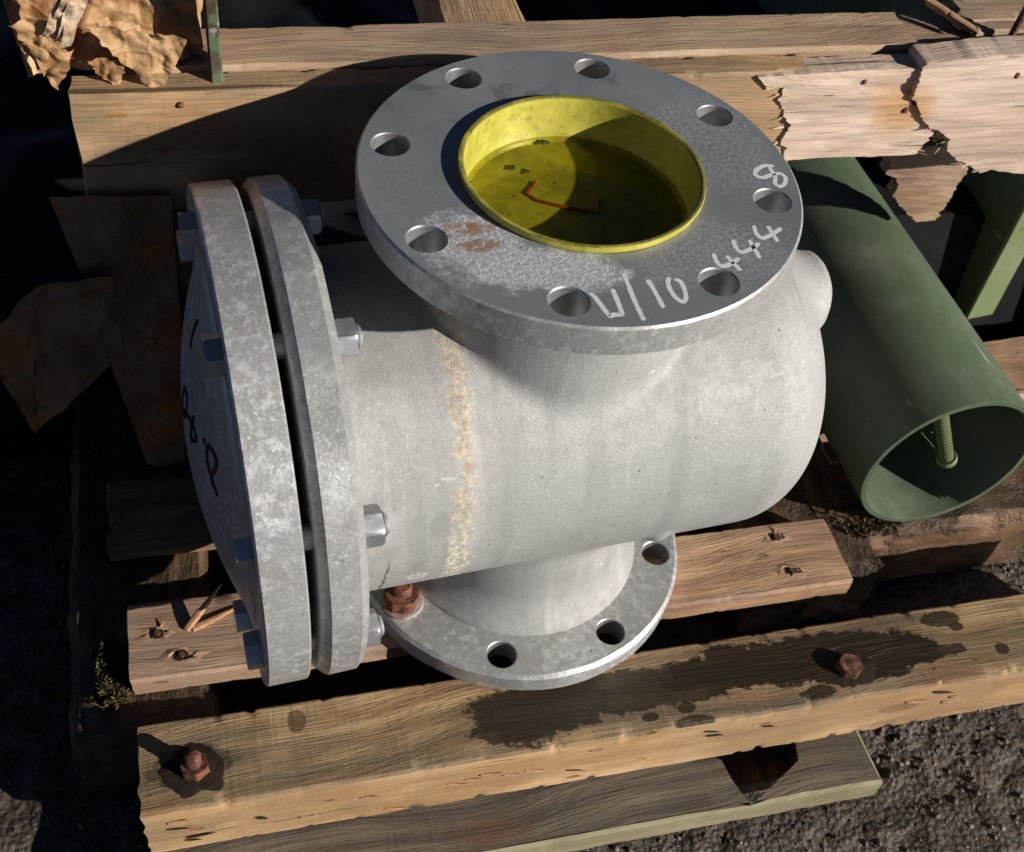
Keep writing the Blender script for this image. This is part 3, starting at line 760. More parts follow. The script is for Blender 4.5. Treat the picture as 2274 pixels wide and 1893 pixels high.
# nails and torn nail holes: raised ragged lips of wood round a dark hole
MT['lip'] = mat_simple('torn_wood_fibre', (0.30, 0.15, 0.075), (0.48, 0.28, 0.15), 120, 0.7, 0.6)
MT['hole'] = mat_simple('dark_hole_wood', (0.012, 0.007, 0.004), (0.03, 0.016, 0.009), 150, 0.8, 0.5)
def nail_hole(px, py, r, seed, lip=0.0028, spl=2):
    rng = random.Random(seed)
    u, v = PUV(px, py, PT); b = Vector((u, v, PT)) - pb
    n = 18; vs, fs = [], []
    R = [r * rng.uniform(0.75, 1.3) for _ in range(n)]; Hh = [lip * rng.uniform(0.05, 0.7) for _ in range(n)]
    for k, (f, zf) in enumerate(((2.2, -0.0006), (1.35, 0.6), (1.0, 1.0), (0.8, -0.6))):
        for i in range(n):
            t = 2 * math.pi * i / n
            vs.append(Vector((R[i] * f * 1.5 * math.cos(t), R[i] * f * 0.75 * math.sin(t), zf * (Hh[i] if zf > 0 else lip) if k else -0.0006)))
    for k in range(3):
        for i in range(n): fs.append((k * n + i, k * n + (i + 1) % n, (k + 1) * n + (i + 1) % n, (k + 1) * n + i))
    o = link('nail_hole', mesh('nail_hole', vs, fs, 60), W_mid, pallet, b)
    vs, fs = lathe([(0.0, 0.0012), (r * 0.9, 0.0008), (r * 0.95, -0.001)], 14)
    link('hole_bottom', mesh('hole_bottom', vs, fs, 0), MT['hole'], o)
    vs, fs = tube([(0, 0, -0.004), (0.0006, 0, 0.0025)], [0.0022, 0.0024], 10); link('nail', mesh('nail', vs, fs, 40), MT['rust'], o)
    for q in range(spl):
        a = rng.uniform(0, 6.28); L = rng.uniform(0.006, 0.011)
        d = Vector((math.cos(a), math.sin(a) * 0.4, rng.uniform(0.15, 0.35)))
        p0 = Vector((math.cos(a) * r, math.sin(a) * r, 0))
        vs, fs = tube([p0, p0 + d * L * 0.5, p0 + d * L], [0.0012, 0.0008, 0.0003], 5)
        link('splinter', mesh('splinter', vs, fs, 40), MT['lip'], o)
nail_hole(322, 1300, 0.0055, 1); nail_hole(372, 1345, 0.0060, 2, 0.0035)
nail_hole(1590, 1103, 0.0055, 3); nail_hole(1622, 1172, 0.0060, 4, 0.0045)
# the long splinter standing off the left end of the plank, and slivers along the arris
def splinter(pa, pb_, r0, parent, base, mat, nm='splinter', flat=0.45, n=7):
    a, b_ = Vector(pa), Vector(pb_)
    pts = [a.lerp(b_, i / 5) for i in range(6)]
    vs, fs = tube([p - base for p in pts], [r0, r0 * 1.1, r0 * 0.95, r0 * 0.75, r0 * 0.5, r0 * 0.12], n)
    return link(nm, mesh(nm, vs, fs, 45), mat, parent)
def uvz(px, py, z, lift=0.0):
    u, v = PUV(px, py, z); return Vector((u, v, z + lift))
splinter(uvz(383, 1292, PT), uvz(455, 1197, PT + 0.022), 0.0030, pallet, pb, MT['lip'])
splinter(uvz(395, 1292, PT, 0.0), uvz(495, 1245, PT, 0.002), 0.0028, pallet, pb, MT['lip'])
rng = random.Random(12)
for k in range(26):                                   # small slivers lifted along the beam's front arris and face
    px = rng.uniform(330, 2080); py = 1690 - (px - 300) * 0.172 + rng.uniform(4, 55)
    u, z = PV(px, py, fv0)
    L = rng.uniform(0.006, 0.022); sl = rng.uniform(-0.4, 0.4)
    a = Vector((u, fv0 - 0.0002, z)); b_ = Vector((u + L, fv0 - 0.0022, z + L * sl * 0.5))
    splinter(a, b_, rng.uniform(0.0007, 0.0018), pallet, pb, MT['lip'] if k % 3 else MT['hole'], n=5)

# moss on the left bearer
def moss(name, parent, base, pts, mat, seed=0):
    rng = random.Random(seed); vs, fs = [], []
    for (c, ru, rv, n, hz) in pts:
        for k in range(n):
            a = rng.uniform(0, 6.28); q = math.sqrt(rng.random())
            p = Vector(c) + Vector((ru * q * math.cos(a), rv * q * math.sin(a), rng.uniform(-0.3, 1) * hz))
            for j in range(3):
                d = Vector((rng.uniform(-1, 1), rng.uniform(-1, 1), rng.uniform(0.1, 1.2))).normalized() * rng.uniform(0.002, 0.0055)
                s = d.cross(Vector((rng.uniform(-1, 1), rng.uniform(-1, 1), 0.3))).normalized() * 0.0011
                b = len(vs); vs += [p - s - base, p + s - base, p + d - base]; fs.append((b, b + 1, b + 2))
    o = link(name, mesh(name, vs, fs, 0), mat, parent); o['kind'] = 'stuff'; return o
MT['moss'] = mat_simple('moss_green', (0.05, 0.04, 0.014), (0.15, 0.12, 0.045), 80, 0.8, 0.3)
mz = -0.417
moss('moss', pallet, pb, [(uvz(236, 1385, mz), 0.013, 0.030, 620, 0.009), (uvz(222, 1430, mz - 0.006), 0.012, 0.014, 200, 0.008), (uvz(212, 1360, mz - 0.004), 0.008, 0.02, 160, 0.006), (uvz(1790, 1085, -0.420), 0.03, 0.01, 240, 0.004), (uvz(1730, 1040, -0.42), 0.03, 0.03, 160, 0.004)], MT['moss'], 2)

# ------------------------------------------------------------------ raised timber frame behind
BT = -0.033                                    # its top
bb = Vector((0, 0.2, -0.51))
frame = empty('timber_trestle', UV(0, 0.2, -0.51), 'raised timber trestle with splintered pale rail behind the grey strainer', 'trestle', None, AP)
v0, v1, v2 = 0.152, 0.178, 0.232
o = board('front_rail', frame, bb, -0.309, 0.235, v0, v1, BT - 0.100, BT, W_back, seed=31, bev=0.002, amp=0.0007, nx=200, ns=6, chips=0.02, ragged=0.003)
o['label'] = 'sawn front rail with a nail hole'
board('back_rail', frame, bb, -0.285, 0.335, v1 + 0.001, v2, BT - 0.080, BT + 0.002, W_pale, seed=32, bev=0.003, amp=0.0008, nx=180, ns=6, chips=0.012)
board('back_rail', frame, bb, 0.336, 0.95, v1 + 0.001, v2 + 0.006, BT - 0.080, BT - 0.004, W_pale, seed=33, bev=0.004, nx=110, ns=6, chips=0.03)
board('back_rail', frame, bb, 0.19, 0.95, v1 - 0.012, v1 + 0.0165, BT - 0.070, BT - 0.014, W_rotb, seed=34, bev=0.005, nx=110, ns=6, chips=0.06, amp=0.004)

def plate(name, parent, base, poly, vv, th, mat, seed=0, curl=0.0, step=0.0028, amp=0.0016):
    """upright slab on the plane v=vv with a given ragged outline (u, z): filled as a fine grid so it can be uneven"""
    from mathutils.geometry import intersect_point_tri_2d
    # densify the outline and jitter it, then fill by triangulation and subdivide
    pts = []
    rng = random.Random(seed)
    N = len(poly)
    for i in range(N):
        a, b = Vector(poly[i]), Vector(poly[(i + 1) % N]); L = (b - a).length
        steep = min(1.0, 1.3 * abs(b.y - a.y) / max(L, 1e-6))             # breaks across the grain end in fibres
        m = max(1, int(L / (step * (1 - 0.55 * steep))))
        for k in range(m):
            p = a.lerp(b, k / m)
            j = steep * (0.0030 * noise.noise(Vector((seed, p.y * 260, 1))) + 0.0018 * noise.noise(Vector((seed, p.y * 900, 7))))
            pts.append(p + Vector((j + noise.noise(Vector((p.x * 60, p.y * 60, seed))) * amp * 0.4, noise.noise(Vector((p.x * 190, p.y * 60, seed + 9))) * amp * 0.35)))
    bm = bmesh.new()
    fv = [bm.verts.new((p.x, vv, p.y)) for p in pts]
    for tri in tessellate_polygon([[Vector((p.x, p.y, 0)) for p in pts]]): bm.faces.new([fv[i] for i in tri])
    for it in range(2):
        es = [e for e in bm.edges if e.calc_length() > 0.009]
        if es: bmesh.ops.subdivide_edges(bm, edges=es, cuts=1); bmesh.ops.triangulate(bm, faces=bm.faces)
    top = list(bm.faces)
    r = bmesh.ops.extrude_face_region(bm, geom=top)
    ex = [g for g in r['geom'] if isinstance(g, bmesh.types.BMVert)]
    for v in ex: v.co.y += th
    back = set(ex)
    for v in bm.verts:
        q = v.co.copy()
        dn = noise.noise(Vector((q.x * 24, 0, q.z * 70)) + Vector((seed, 0, 0))) * amp * 1.6 + noise.noise(Vector((q.x * 90, 0, q.z * 190))) * amp * 0.7
        v.co.y += dn - curl * max(0, noise.noise(Vector((q.x * 9, seed, q.z * 9))))
    bmesh.ops.recalc_face_normals(bm, faces=bm.faces)
    me = bpy.data.meshes.new(name)
    for v in bm.verts: v.co -= base
    bm.to_mesh(me); bm.free()
    for p in me.polygons: p.use_smooth = True
    me.set_sharp_from_angle(angle=math.radians(40))
    return link(name, me, mat, parent)
vp = v0 - 0.003
polyA = [PV(*p, vp) for p in ((1555, 158), (1640, 152), (1780, 143), (1905, 140), (1888, 168), (1868, 190), (1870, 215), (1905, 235), (1918, 262), (1900, 290), (1880, 318), (1740, 322), (1640, 326), (1605, 328), (1612, 305), (1600, 290), (1622, 262), (1608, 235), (1598, 205), (1610, 180), (1575, 186))]
o = plate('torn_rail', frame, bb, polyA, vp, 0.021, W_torn, 1); o['label'] = 'pale torn rail with a rust stained nail'
vp2 = v0 - 0.008
polyB = [PV(*p, vp2) for p in ((1900, 128), (2000, 118), (2100, 112), (2260, 100), (2260, 345), (2150, 352), (2095, 356), (2050, 352), (2032, 348), (2010, 356), (1988, 340), (1962, 330), (1942, 308), (1946, 285), (1925, 268), (1905, 262), (1890, 240), (1882, 215), (1872, 205), (1878, 180))]
o = plate('torn_rail', frame, bb, polyB, vp2, 0.026, W_torn, 3); o['label'] = 'pale torn rail end with a ragged lower corner'
rng = random.Random(77)
def fibres(parent_obj, seq, vv, n, dirx, L):
    for k in range(n):
        i = rng.randrange(len(seq) - 1); f = rng.random()
        px = seq[i][0] + (seq[i + 1][0] - seq[i][0]) * f; py = seq[i][1] + (seq[i + 1][1] - seq[i][1]) * f
        u, z = PV(px, py, vv); l = rng.uniform(0.3, 1) * L
        a = Vector((u - dirx * 0.006, vv + rng.uniform(0.001, 0.014), z)); b_ = Vector((u + dirx * l, vv + rng.uniform(-0.004, 0.012), z + rng.uniform(-0.003, 0.003)))
        r = rng.uniform(0.0006, 0.0017)
        vs, fs = tube([a - bb, a.lerp(b_, 0.5) - bb, b_ - bb], [r, r * 0.8, r * 0.15], 5)
        link('splinter', mesh('splinter', vs, fs, 45), W_torn, frame)
fibres(None, [(1612, 180), (1598, 205), (1608, 235), (1622, 262), (1600, 290), (1612, 305), (1605, 328)], vp, 22, -1, 0.016)
fibres(None, [(1868, 190), (1870, 215), (1905, 235), (1918, 262), (1900, 290), (1880, 318)], vp, 16, 1, 0.010)
fibres(None, [(2010, 354), (1988, 340), (1962, 330), (1942, 308), (1946, 285), (1925, 268), (1905, 262)], vp2, 24, -1, 0.012)
# nails and rust halo
def face_nail(px, py, vv, r=0.005, halo=0.0):
    u, z = PV(px, py, vv)
    vs, fs = lathe([(0.0, -0.0022), (r * 0.6, -0.0019), (r, -0.0006), (r * 0.95, 0.002)], 16, axis='Y')
    link('nail', mesh('nail', vs, fs, 50), MT['rust'], frame, Vector((u, vv, z)) - bb)
face_nail(1857, 226, vp, 0.0030); face_nail(1772, 168, vp, 0.0024); face_nail(370, 215, v0, 0.0026); face_nail(2085, 155, vp2, 0.0028)
# legs carrying the frame
W_leg = mat_wood('frame_leg_wood', (0.30, 0.19, 0.11), (0.13, 0.075, 0.04), (0.12, 0.10, 0.08), 0.5, 0.3, (), 0.1, 11.0)
post('leg', frame, bb, -0.300, -0.225, v0 + 0.012, v1 + 0.05, -0.512, BT - 0.100, W_leg, seed=41, nx=40, chips=0.02)
post('leg', frame, bb, -0.218, -0.185, v0 + 0.022, v1 + 0.05, -0.512, BT - 0.100, W_leg, seed=42, nx=40, chips=0.02)
post('leg', frame, bb, 0.80, 0.87, v1 - 0.02, v2, -0.512, BT - 0.080, W_leg, seed=43, nx=40, chips=0.02)
# cross timber running back from the rail, and broken slats heaped at the right
board_v('cross_timber', frame, bb, PUV(905, 45, BT - 0.03)[0], PUV(1078, 45, BT - 0.03)[0], v2 + 0.001, v2 + 0.40, BT - 0.085, BT - 0.028, W_back, seed=44, nx=40, chips=0.03)
board_v('cross_timber', frame, bb, 0.62, 0.70, v2 + 0.008, v2 + 0.5, BT - 0.085, BT - 0.02, W_back, seed=45, nx=40, chips=0.03)

# ------------------------------------------------------------------ the strainer
valve = empty('flanged_strainer', VB, 'grey cast flanged strainer body with bolted end cover and open top flange', 'strainer')
CY, CZ = -0.004, -0.1925
def smin(a, b, k):
    h = np.clip(0.5 + 0.5 * (b - a) / k, 0, 1); return b + (a - b) * h - k * h * (1 - h)
def sd_body(x, y, z):
    r = np.sqrt((y - CY) ** 2 + (z - CZ) ** 2)
    RB = 0.1215
    # main barrel, rounded right end
    xr = 0.187; rc = 0.060
    dx = np.maximum(x - (xr - rc), -(x + 0.30)); dr = r - (RB - rc)
    barrel = np.minimum(np.maximum(dx, dr), 0) + np.sqrt(np.maximum(dx, 0) ** 2 + np.maximum(dr, 0) ** 2) - rc
    rv = np.sqrt(x ** 2 + y ** 2)
    # upper neck to the top flange and lower neck flaring into the bottom flange
    up = np.maximum(np.sqrt((x + 0.006) ** 2 + y ** 2) - 0.0955, np.abs(z + 0.10) - 0.090)
    d = smin(barrel, up, 0.0065)
    lowr = 0.086 + 0.016 * np.clip((-0.345 - z) / 0.030, 0, 1) ** 2
    lo = np.maximum(rv - lowr, np.abs(z + 0.30) - 0.090)
    d = smin(d, lo, 0.020)
    # drain boss on the closed end
    rb = np.sqrt((y + 0.010) ** 2 + (z + 0.119) ** 2)
    boss = np.maximum(rb - 0.0285, np.abs(x - 0.152) - 0.046)
    boss = np.maximum(boss, (rb - 0.0285 + np.abs(x - 0.152) - 0.046 + 0.005) * 0.7071)
    d = smin(d, boss, 0.016)
    # small cast nub and the low pad under it on the flank
    nub = np.sqrt((x - 0.060) ** 2 + (y + 0.1100) ** 2 + (z + 0.2460) ** 2) - 0.0055
    d = smin(d, nub, 0.010)
    # collar towards the end flange
    d = np.maximum(d, -0.1955 - x)
    bore = np.maximum(rv - 0.0815, -0.060 - z)                    # the open throat that takes the cap
    return np.maximum(d, -bore)
V, F = surface_nets(sd_body, (-0.21, -0.14, -0.396), (0.215, 0.135, -0.005), 0.0030)
me = bpy.data.meshes.new('body'); me.from_pydata([tuple(v) for v in (V - np.array(VB))], [], [tuple(int(i) for i in f) for f in F]); me.validate()
for p in me.polygons: p.use_smooth = True
link('body', me, MT['body'], valve)

RF = 0.1395
def flange_obj(name, vs, fs, mats, pick, label=None, smooth=32):
    me = mesh(name, vs, fs, smooth)
    for m in mats: me.materials.append(m)
    if len(mats) > 1:
        for p in me.polygons: p.material_index = pick(p)
    o = link(name, me, None, valve)
    if label: o['label'] = label
    return o
vs, fs = drilled_ring(RF, 0.0758, -0.0215, 0.0, 0.240, 8, 0.0117, math.radians(22.5), bo=0.0014, n=160, rough=0.0)
flange_obj('top_flange', shift(vs, VB), fs, [MT['rim'], MT['face'], MT['zinc']], lambda p: 1 if (p.normal.z > 0.9) else (2 if (abs(p.normal.z) < 0.8 and p.center.xy.length < 0.135) else 0), 'round top flange with eight holes and white handwriting')
vs, fs = drilled_ring(RF, 0.070, -0.397, -0.3755, 0.240, 8, 0.0117, math.radians(22.5), bo=0.003, n=160, rough=0.006)
flange_obj('bottom_flange', shift(vs, VB), fs, [MT['rim'], MT['zinc']], lambda p: 1 if (abs(p.normal.z) < 0.8 and p.center.xy.length < 0.133) else 0, 'round bottom flange resting on the timber')
def along_x(vs, xoff):                       # plate built in XY/Z -> axis along X through the barrel
    return [Vector((xoff + v.z, CY + v.x, CZ + v.y)) - VB for v in vs]
X1, X2, X3, X4 = -0.2323, -0.2046, -0.1974, -0.1680
vs, fs = drilled_ring(0.1712, 0.090, 0, X4 - X3, 0.295, 8, 0.0092, math.radians(22.5), bo=0.0055, n=180, rough=0.010)
flange_obj('end_flange', along_x(vs, X3), fs, [MT['cast2']], None)
vs, fs = drilled_ring(0.1712, 0.0, 0, X2 - X1, 0.295, 8, 0.0092, math.radians(22.5), bo=0.0013, n=180, rough=0.004)
flange_obj('end_cover', along_x(vs, X1), fs, [MT['cast']], None, 'round blank cover bolted on the end flange with black handwriting')
DH, DR = 0.026, 0.126
RS = (DR * DR + DH * DH) / (2 * DH); XCS = X1 - DH + RS
prof = [(DR + 0.006, X1 + 0.002), (DR + 0.004, X1 - 0.0006)]
for i in range(1, 15):
    r_ = DR * (1 - i / 14); prof.append((r_, XCS - math.sqrt(RS * RS - r_ * r_)))
vs, fs = lathe(prof, 90, axis='X'); fs = fs[:-1]
link('cover_dome', mesh('cover_dome', [Vector(v) + Vector((0, CY, CZ)) - VB for v in vs], fs, 40), MT['cast'], valve)
def on_dome(px, py):
    o, d = ray(px, py); d = d.normalized(); oc = o - Vector((XCS, CY, CZ))
    b = oc.dot(d); q = b * b - (oc.dot(oc) - RS * RS)
    if q < 0: return None
    p = o + d * (-b - math.sqrt(q))
    return p if p.x < X1 + 0.004 else None
vs, fs = lathe([(0.118, X2 - 0.0005), (0.118, X3 + 0.0005)], 64, axis='X')
link('gasket', mesh('gasket', [Vector(v) + Vector((0, CY, CZ)) - VB for v in vs], fs, 40), MT['hole'], valve)

# the eight cover bolts, each a bolt with its head and nut
vsS, fsS = lathe([(0.0078, X1 - 0.001)] + [(0.0080, X4)] + [(0.0080 if i % 2 else 0.0071, X4 + 0.004 + 0.0008 * i) for i in range(15)] + [(0.0062, X4 + 0.0165)], 20, axis='X')
meS = mesh('bolt', vsS, fsS, 30)
vsH, fsH = hexa(0.0225, 0.0100, axis='-X'); meH = mesh('head', vsH, fsH, 25)
vsN, fsN = hexa(0.0222, 0.0130, axis='X'); meN = mesh('nut', vsN, fsN, 25)
for k in range(8):
    t = math.radians(22.5 + 45 * k)
    c = Vector((0, CY + 0.1475 * math.cos(t), CZ + 0.1475 * math.sin(t))) - VB
    s = link('bolt', meS, MT['zinc'], valve, c, (0.5 + k * 0.9, 0, 0))
    link('head', meH, MT['zinc'], s, (X1, 0, 0), (0.2 + k * 0.31 - 0.5, 0, 0))
    link('nut', meN, MT['zinc'], s, (X4 - 0.0002, 0, 0), ([0.1, 0.3, 0.2, 0.6, 0.35, 0.26, 0.52, 0.4][k] - 0.5 - k * 0.9, 0, 0))
# the rusty bolt left in the bottom flange
t = math.radians(-157.5); c = Vector((0.12 * math.cos(t), 0.12 * math.sin(t), -0.3755)) - VB
th = [(0.0078 if i % 2 else 0.0068, 0.008 + 0.0011 * i) for i in range(14)]
vs, fs = lathe([(0.0078, -0.021)] + th + [(0.006, 0.0242)], 18)
s = link('bolt', mesh('bolt', vs, fs, 35), MT['rust'], valve, c); s['label'] = 'rusty bolt in the bottom flange'
vs, fs = hexa(0.026, 0.013, axis='Z', ph=0.3); link('nut', mesh('nut', vs, fs, 30), MT['rust'], s, (0, 0, 0.0028))
vs, fs = lathe([(0.0172, -0.0003), (0.0175, 0.0008), (0.017, 0.003), (0.008, 0.003)], 30); link('washer', mesh('washer', vs, fs, 40), mat_simple('part_rusted_washer', (0.30, 0.16, 0.10), (0.55, 0.54, 0.52), 90, 0.5, 0.4, 0.5, 0.4), s)

# handwriting: strokes traced onto the flange face (source pixels /K)
def src(ox, oy, sc, pts): return [((ox + x / sc) / K, (oy + y / sc) / K) for x, y in pts]
SC3 = 2100 / 550
strokes = [
    src(1250, 560, SC3, [(228, 350), (262, 372), (300, 420), (345, 480), (388, 536), (405, 545), (430, 530), (495, 530), (495, 505), (462, 415), (418, 312)]),
    src(1250, 560, SC3, [(515, 182), (545, 260), (610, 420), (686, 580)]),
    src(1250, 560, SC3, [(716, 234), (770, 320), (815, 400), (852, 474)]),
    src(1250, 560, SC3, [(905, 212), (888, 250), (905, 310), (950, 380), (1015, 425), (1042, 390), (1030, 320), (995, 250), (945, 232)]),
    src(1474, 0, 2.625, [(290, 1478), (302, 1515), (330, 1550), (375, 1545), (438, 1505)]),
    src(1474, 0, 2.625, [(365, 1492), (400, 1530), (448, 1578)]),
    src(1474, 0, 2.625, [(405, 1398), (418, 1440), (450, 1470), (500, 1455), (556, 1418)]),
    src(1474, 0, 2.625, [(498, 1400), (530, 1455), (560, 1506)]),
    src(1474, 0, 2.625, [(525, 1315), (538, 1360), (570, 1388), (620, 1372), (684, 1330)]),
    src(1474, 0, 2.625, [(605, 1318), (632, 1360), (664, 1410)]),
    src(1474, 0, 2.625, [(642, 968), (585, 966), (540, 990), (535, 1022), (575, 1036), (625, 1020), (675, 1012), (708, 1035), (704, 1072), (672, 1088), (648, 1070), (650, 1035), (632, 1000), (612, 972)]),
]
for s_ in strokes:
    vs, fs = ribbon([PZ(x, y, 0.0) - VB for x, y in s_], (0, 0, 1), 0.0034, 0.00010)
    link('paint_stroke', mesh('paint_stroke', vs, fs, 40), MT['greypaint'], valve)
for s_ in ([(1155, 240), (1135, 290), (1120, 340), (1112, 405)], [(1078, 630), (1066, 720), (1078, 800), (1094, 700), (1078, 630)], [(1066, 760), (1100, 800), (1130, 860), (1145, 930), (1118, 935), (1120, 860), (1134, 800)],
           [(1188, 925), (1196, 960)], [(1215, 965), (1255, 1030), (1262, 1090), (1235, 1140), (1216, 1090), (1208, 1020), (1215, 965)], [(1230, 1150), (1250, 1210), (1272, 1262)]):
    q = [on_dome(x, y) for x, y in src(0, 620, 2.625, s_)]
    q = [p for p in q if p is not None]
    if len(q) < 2: continue
    nrm = (q[len(q) // 2] - Vector((XCS, CY, CZ))).normalized()
    vs, fs = ribbon([p - VB for p in q], nrm, 0.0042, 0.0007)
    link('ink_stroke', mesh('ink_stroke', vs, fs, 40), MT['ink'], valve)

# ------------------------------------------------------------------ yellow cap with rain water
def mat_cap():
    m = M('yellow_plastic')
    n = m.noise(30, 5, 0.7); n2 = m.noise(150, 4, 0.7)
    col = m.mix(m.ss(n, 0.35, 0.7), (0.38, 0.345, 0.045), (0.55, 0.50, 0.085))
    col = m.mix(m.ss(n2, 0.52, 0.72, 0, 0.6), col, (0.20, 0.165, 0.02)); col = m.mix(m.mul(m.ss(m.z, 0.0435, 0.0448), m.ss(m.noise(60, 4), 0.40, 0.6, 0.2, 0.8)), col, (0.10, 0.085, 0.02))
    fl = m.ss(m.z, 0.0185, 0.0135)                                  # silt lies on the floor
    silt = m.mul(fl, m.ss(m.noise(40, 5, 0.7), 0.36, 0.66, 0.15, 0.75))
    col = m.mix(m.mul(fl, 0.55), col, (0.44, 0.38, 0.03)); col = m.mix(silt, col, (0.16, 0.13, 0.015))
    sp = m.mul(m.ss(m.voro(95), 0.16, 0.08), m.mul(fl, m.ss(m.noise(45), 0.46, 0.6)))
    col = m.mix(m.mul(sp, 0.8), col, (0.03, 0.022, 0.008))
    return m.done(col, 0.38, 0.0, m.bump(n2, 0.15, 0.0005), 0.5)
cb = Vector((0.0, 0.0, -0.0400))
cap = empty('plastic_plug', cb, 'yellow plastic cap holding murky rain water inside the top flange', 'cap')
prof = [(0.0, 0.0085), (0.070, 0.0085), (0.0755, 0.0095), (0.0775, 0.013), (0.0785, 0.0395), (0.0806, 0.0405), (0.0812, 0.0425), (0.0806, 0.0448), (0.0788, 0.0450), (0.0772, 0.0440), (0.0764, 0.040), (0.0750, 0.0155), (0.0725, 0.0128), (0.0, 0.0122)]
prof = [(r_ * 0.956, z_) for r_, z_ in prof]
vs, fs = lathe(prof, 96); link('cup', mesh('cup', vs, fs, 40), mat_cap(), cap)
wm = M('rain_water')
tr = wm.t.nodes.new('ShaderNodeBsdfTransparent'); tr.inputs[0].default_value = (0.80, 0.80, 0.45, 1)
gl = wm.t.nodes.new('ShaderNodeBsdfGlossy'); gl.inputs['Roughness'].default_value = 0.02
fr_ = wm.t.nodes.new('ShaderNodeLayerWeight'); fr_.inputs['Blend'].default_value = 0.5
fr = type('o', (), {'outputs': [wm.add(wm.mul(wm.math('POWER', fr_.outputs['Facing'], 4.0), 0.7), 0.02)]})
mxs = wm.t.nodes.new('ShaderNodeMixShader'); wm.t.links.new(fr.outputs[0], mxs.inputs[0]); wm.t.links.new(tr.outputs[0], mxs.inputs[1]); wm.t.links.new(gl.outputs[0], mxs.inputs[2])
wm.t.links.new(mxs.outputs[0], wm.out.inputs[0])
nb = wm.bump(wm.noise(25, 2), 0.04, 0.002); wm.t.links.new(nb, gl.inputs['Normal'])
vs, fs = lathe([(0.0, 0.0155), (0.067, 0.0155), (0.0716, 0.0162)], 72); fs = fs[:-1]
wme = mesh('water', vs, fs, 0)
if sum(p.normal.z for p in wme.polygons) < 0: wme.flip_normals()
link('water', wme, wm.m, cap)
# a reddish stem and bits of leaf lying in it
MT['stem'] = mat_simple('red_brown_stem', (0.16, 0.025, 0.008), (0.30, 0.06, 0.015), 200, 0.6, 0.2)
zt = -0.0272
def capz(px, py, z=zt): return PZ(px, py, z)
tw0 = capz(1078, 398)
tw = empty('plant_stem', tw0, 'thin red brown plant stem lying under the water in the yellow cap', 'stem')
for nm, pts, r in (('stalk', [(1078, 398), (1100, 412), (1150, 424), (1190, 432), (1225, 438)], 0.0013), ('side_shoot', [(1078, 398), (1090, 386), (1096, 374)], 0.0012), ('side_shoot', [(1225, 438), (1228, 420), (1227, 408)], 0.0012)):
    vs, fs = tube([capz(*p) - tw0 for p in pts], r, 7); link(nm, mesh(nm, vs, fs, 50), MT['stem'], tw)
MT['leaf'] = mat_simple('rotten_leaf', (0.02, 0.014, 0.006), (0.08, 0.05, 0.02), 120, 0.6, 0.4)
rng = random.Random(9)
labels = ['dark leaf flake floating at the rim of the yellow cap', 'rotten leaf flake under the water beside the red stem', 'small dark flake under the water near the cap wall']
for k, (px, py, r) in enumerate(((1118, 292, 0.0035), (1045, 345, 0.0042), (1075, 352, 0.0035))):
    z = -0.0246 if k == 0 else zt - 0.0002
    n = 9; c0 = capz(px, py, z)
    rr = [r * rng.uniform(0.6, 1.3) for _ in range(n)]
    vs = [Vector((0, 0, 0.0012))] + [Vector((rr[i] * math.cos(6.283 * i / n), 0.7 * rr[i] * math.sin(6.283 * i / n), rng.uniform(0, 0.0012))) for i in range(n)]
    vs += [v - Vector((0, 0, 0.0006)) for v in vs]
    fs = [(0, 1 + i, 1 + (i + 1) % n) for i in range(n)] + [(n + 1, n + 2 + (i + 1) % n, n + 2 + i) for i in range(n)] + [(1 + i, 1 + (i + 1) % n, n + 2 + (i + 1) % n, n + 2 + i) for i in range(n)]
    o = link('leaf_flake', mesh('leaf_flake', vs, fs, 40), MT['leaf'], None, c0); tag(o, labels[k], 'leaf', 'leaf flakes in the cap')

# ------------------------------------------------------------------ green pipe
GREEN = mat_paint('green_enamel', (0.078, 0.108, 0.064), 0.40, 0.45)
GREEN2 = mat_paint('light_green_enamel', (0.165, 0.215, 0.095), 0.45, 0.45)
pr, pc = 0.0825, Vector((0.404, -0.040, -0.334))
pipe = empty('green_pipe', (pc.x, pc.y + 0.3, pc.z - pr), 'large green painted steel pipe with an open end lying beside the strainer', 'pipe', None, -0.05)
pbz = Vector((0, -0.3, pr))
vs, fs = lathe([(pr - 0.0005, 0.0), (pr, 0.0008), (pr, 0.62), (pr - 0.0055, 0.62), (pr - 0.0055, 0.0008), (pr - 0.005, 0.0)], 112, True, 'Y')
link('tube', mesh('tube', [Vector(v) + pbz for v in vs], fs, 35), GREEN, pipe)
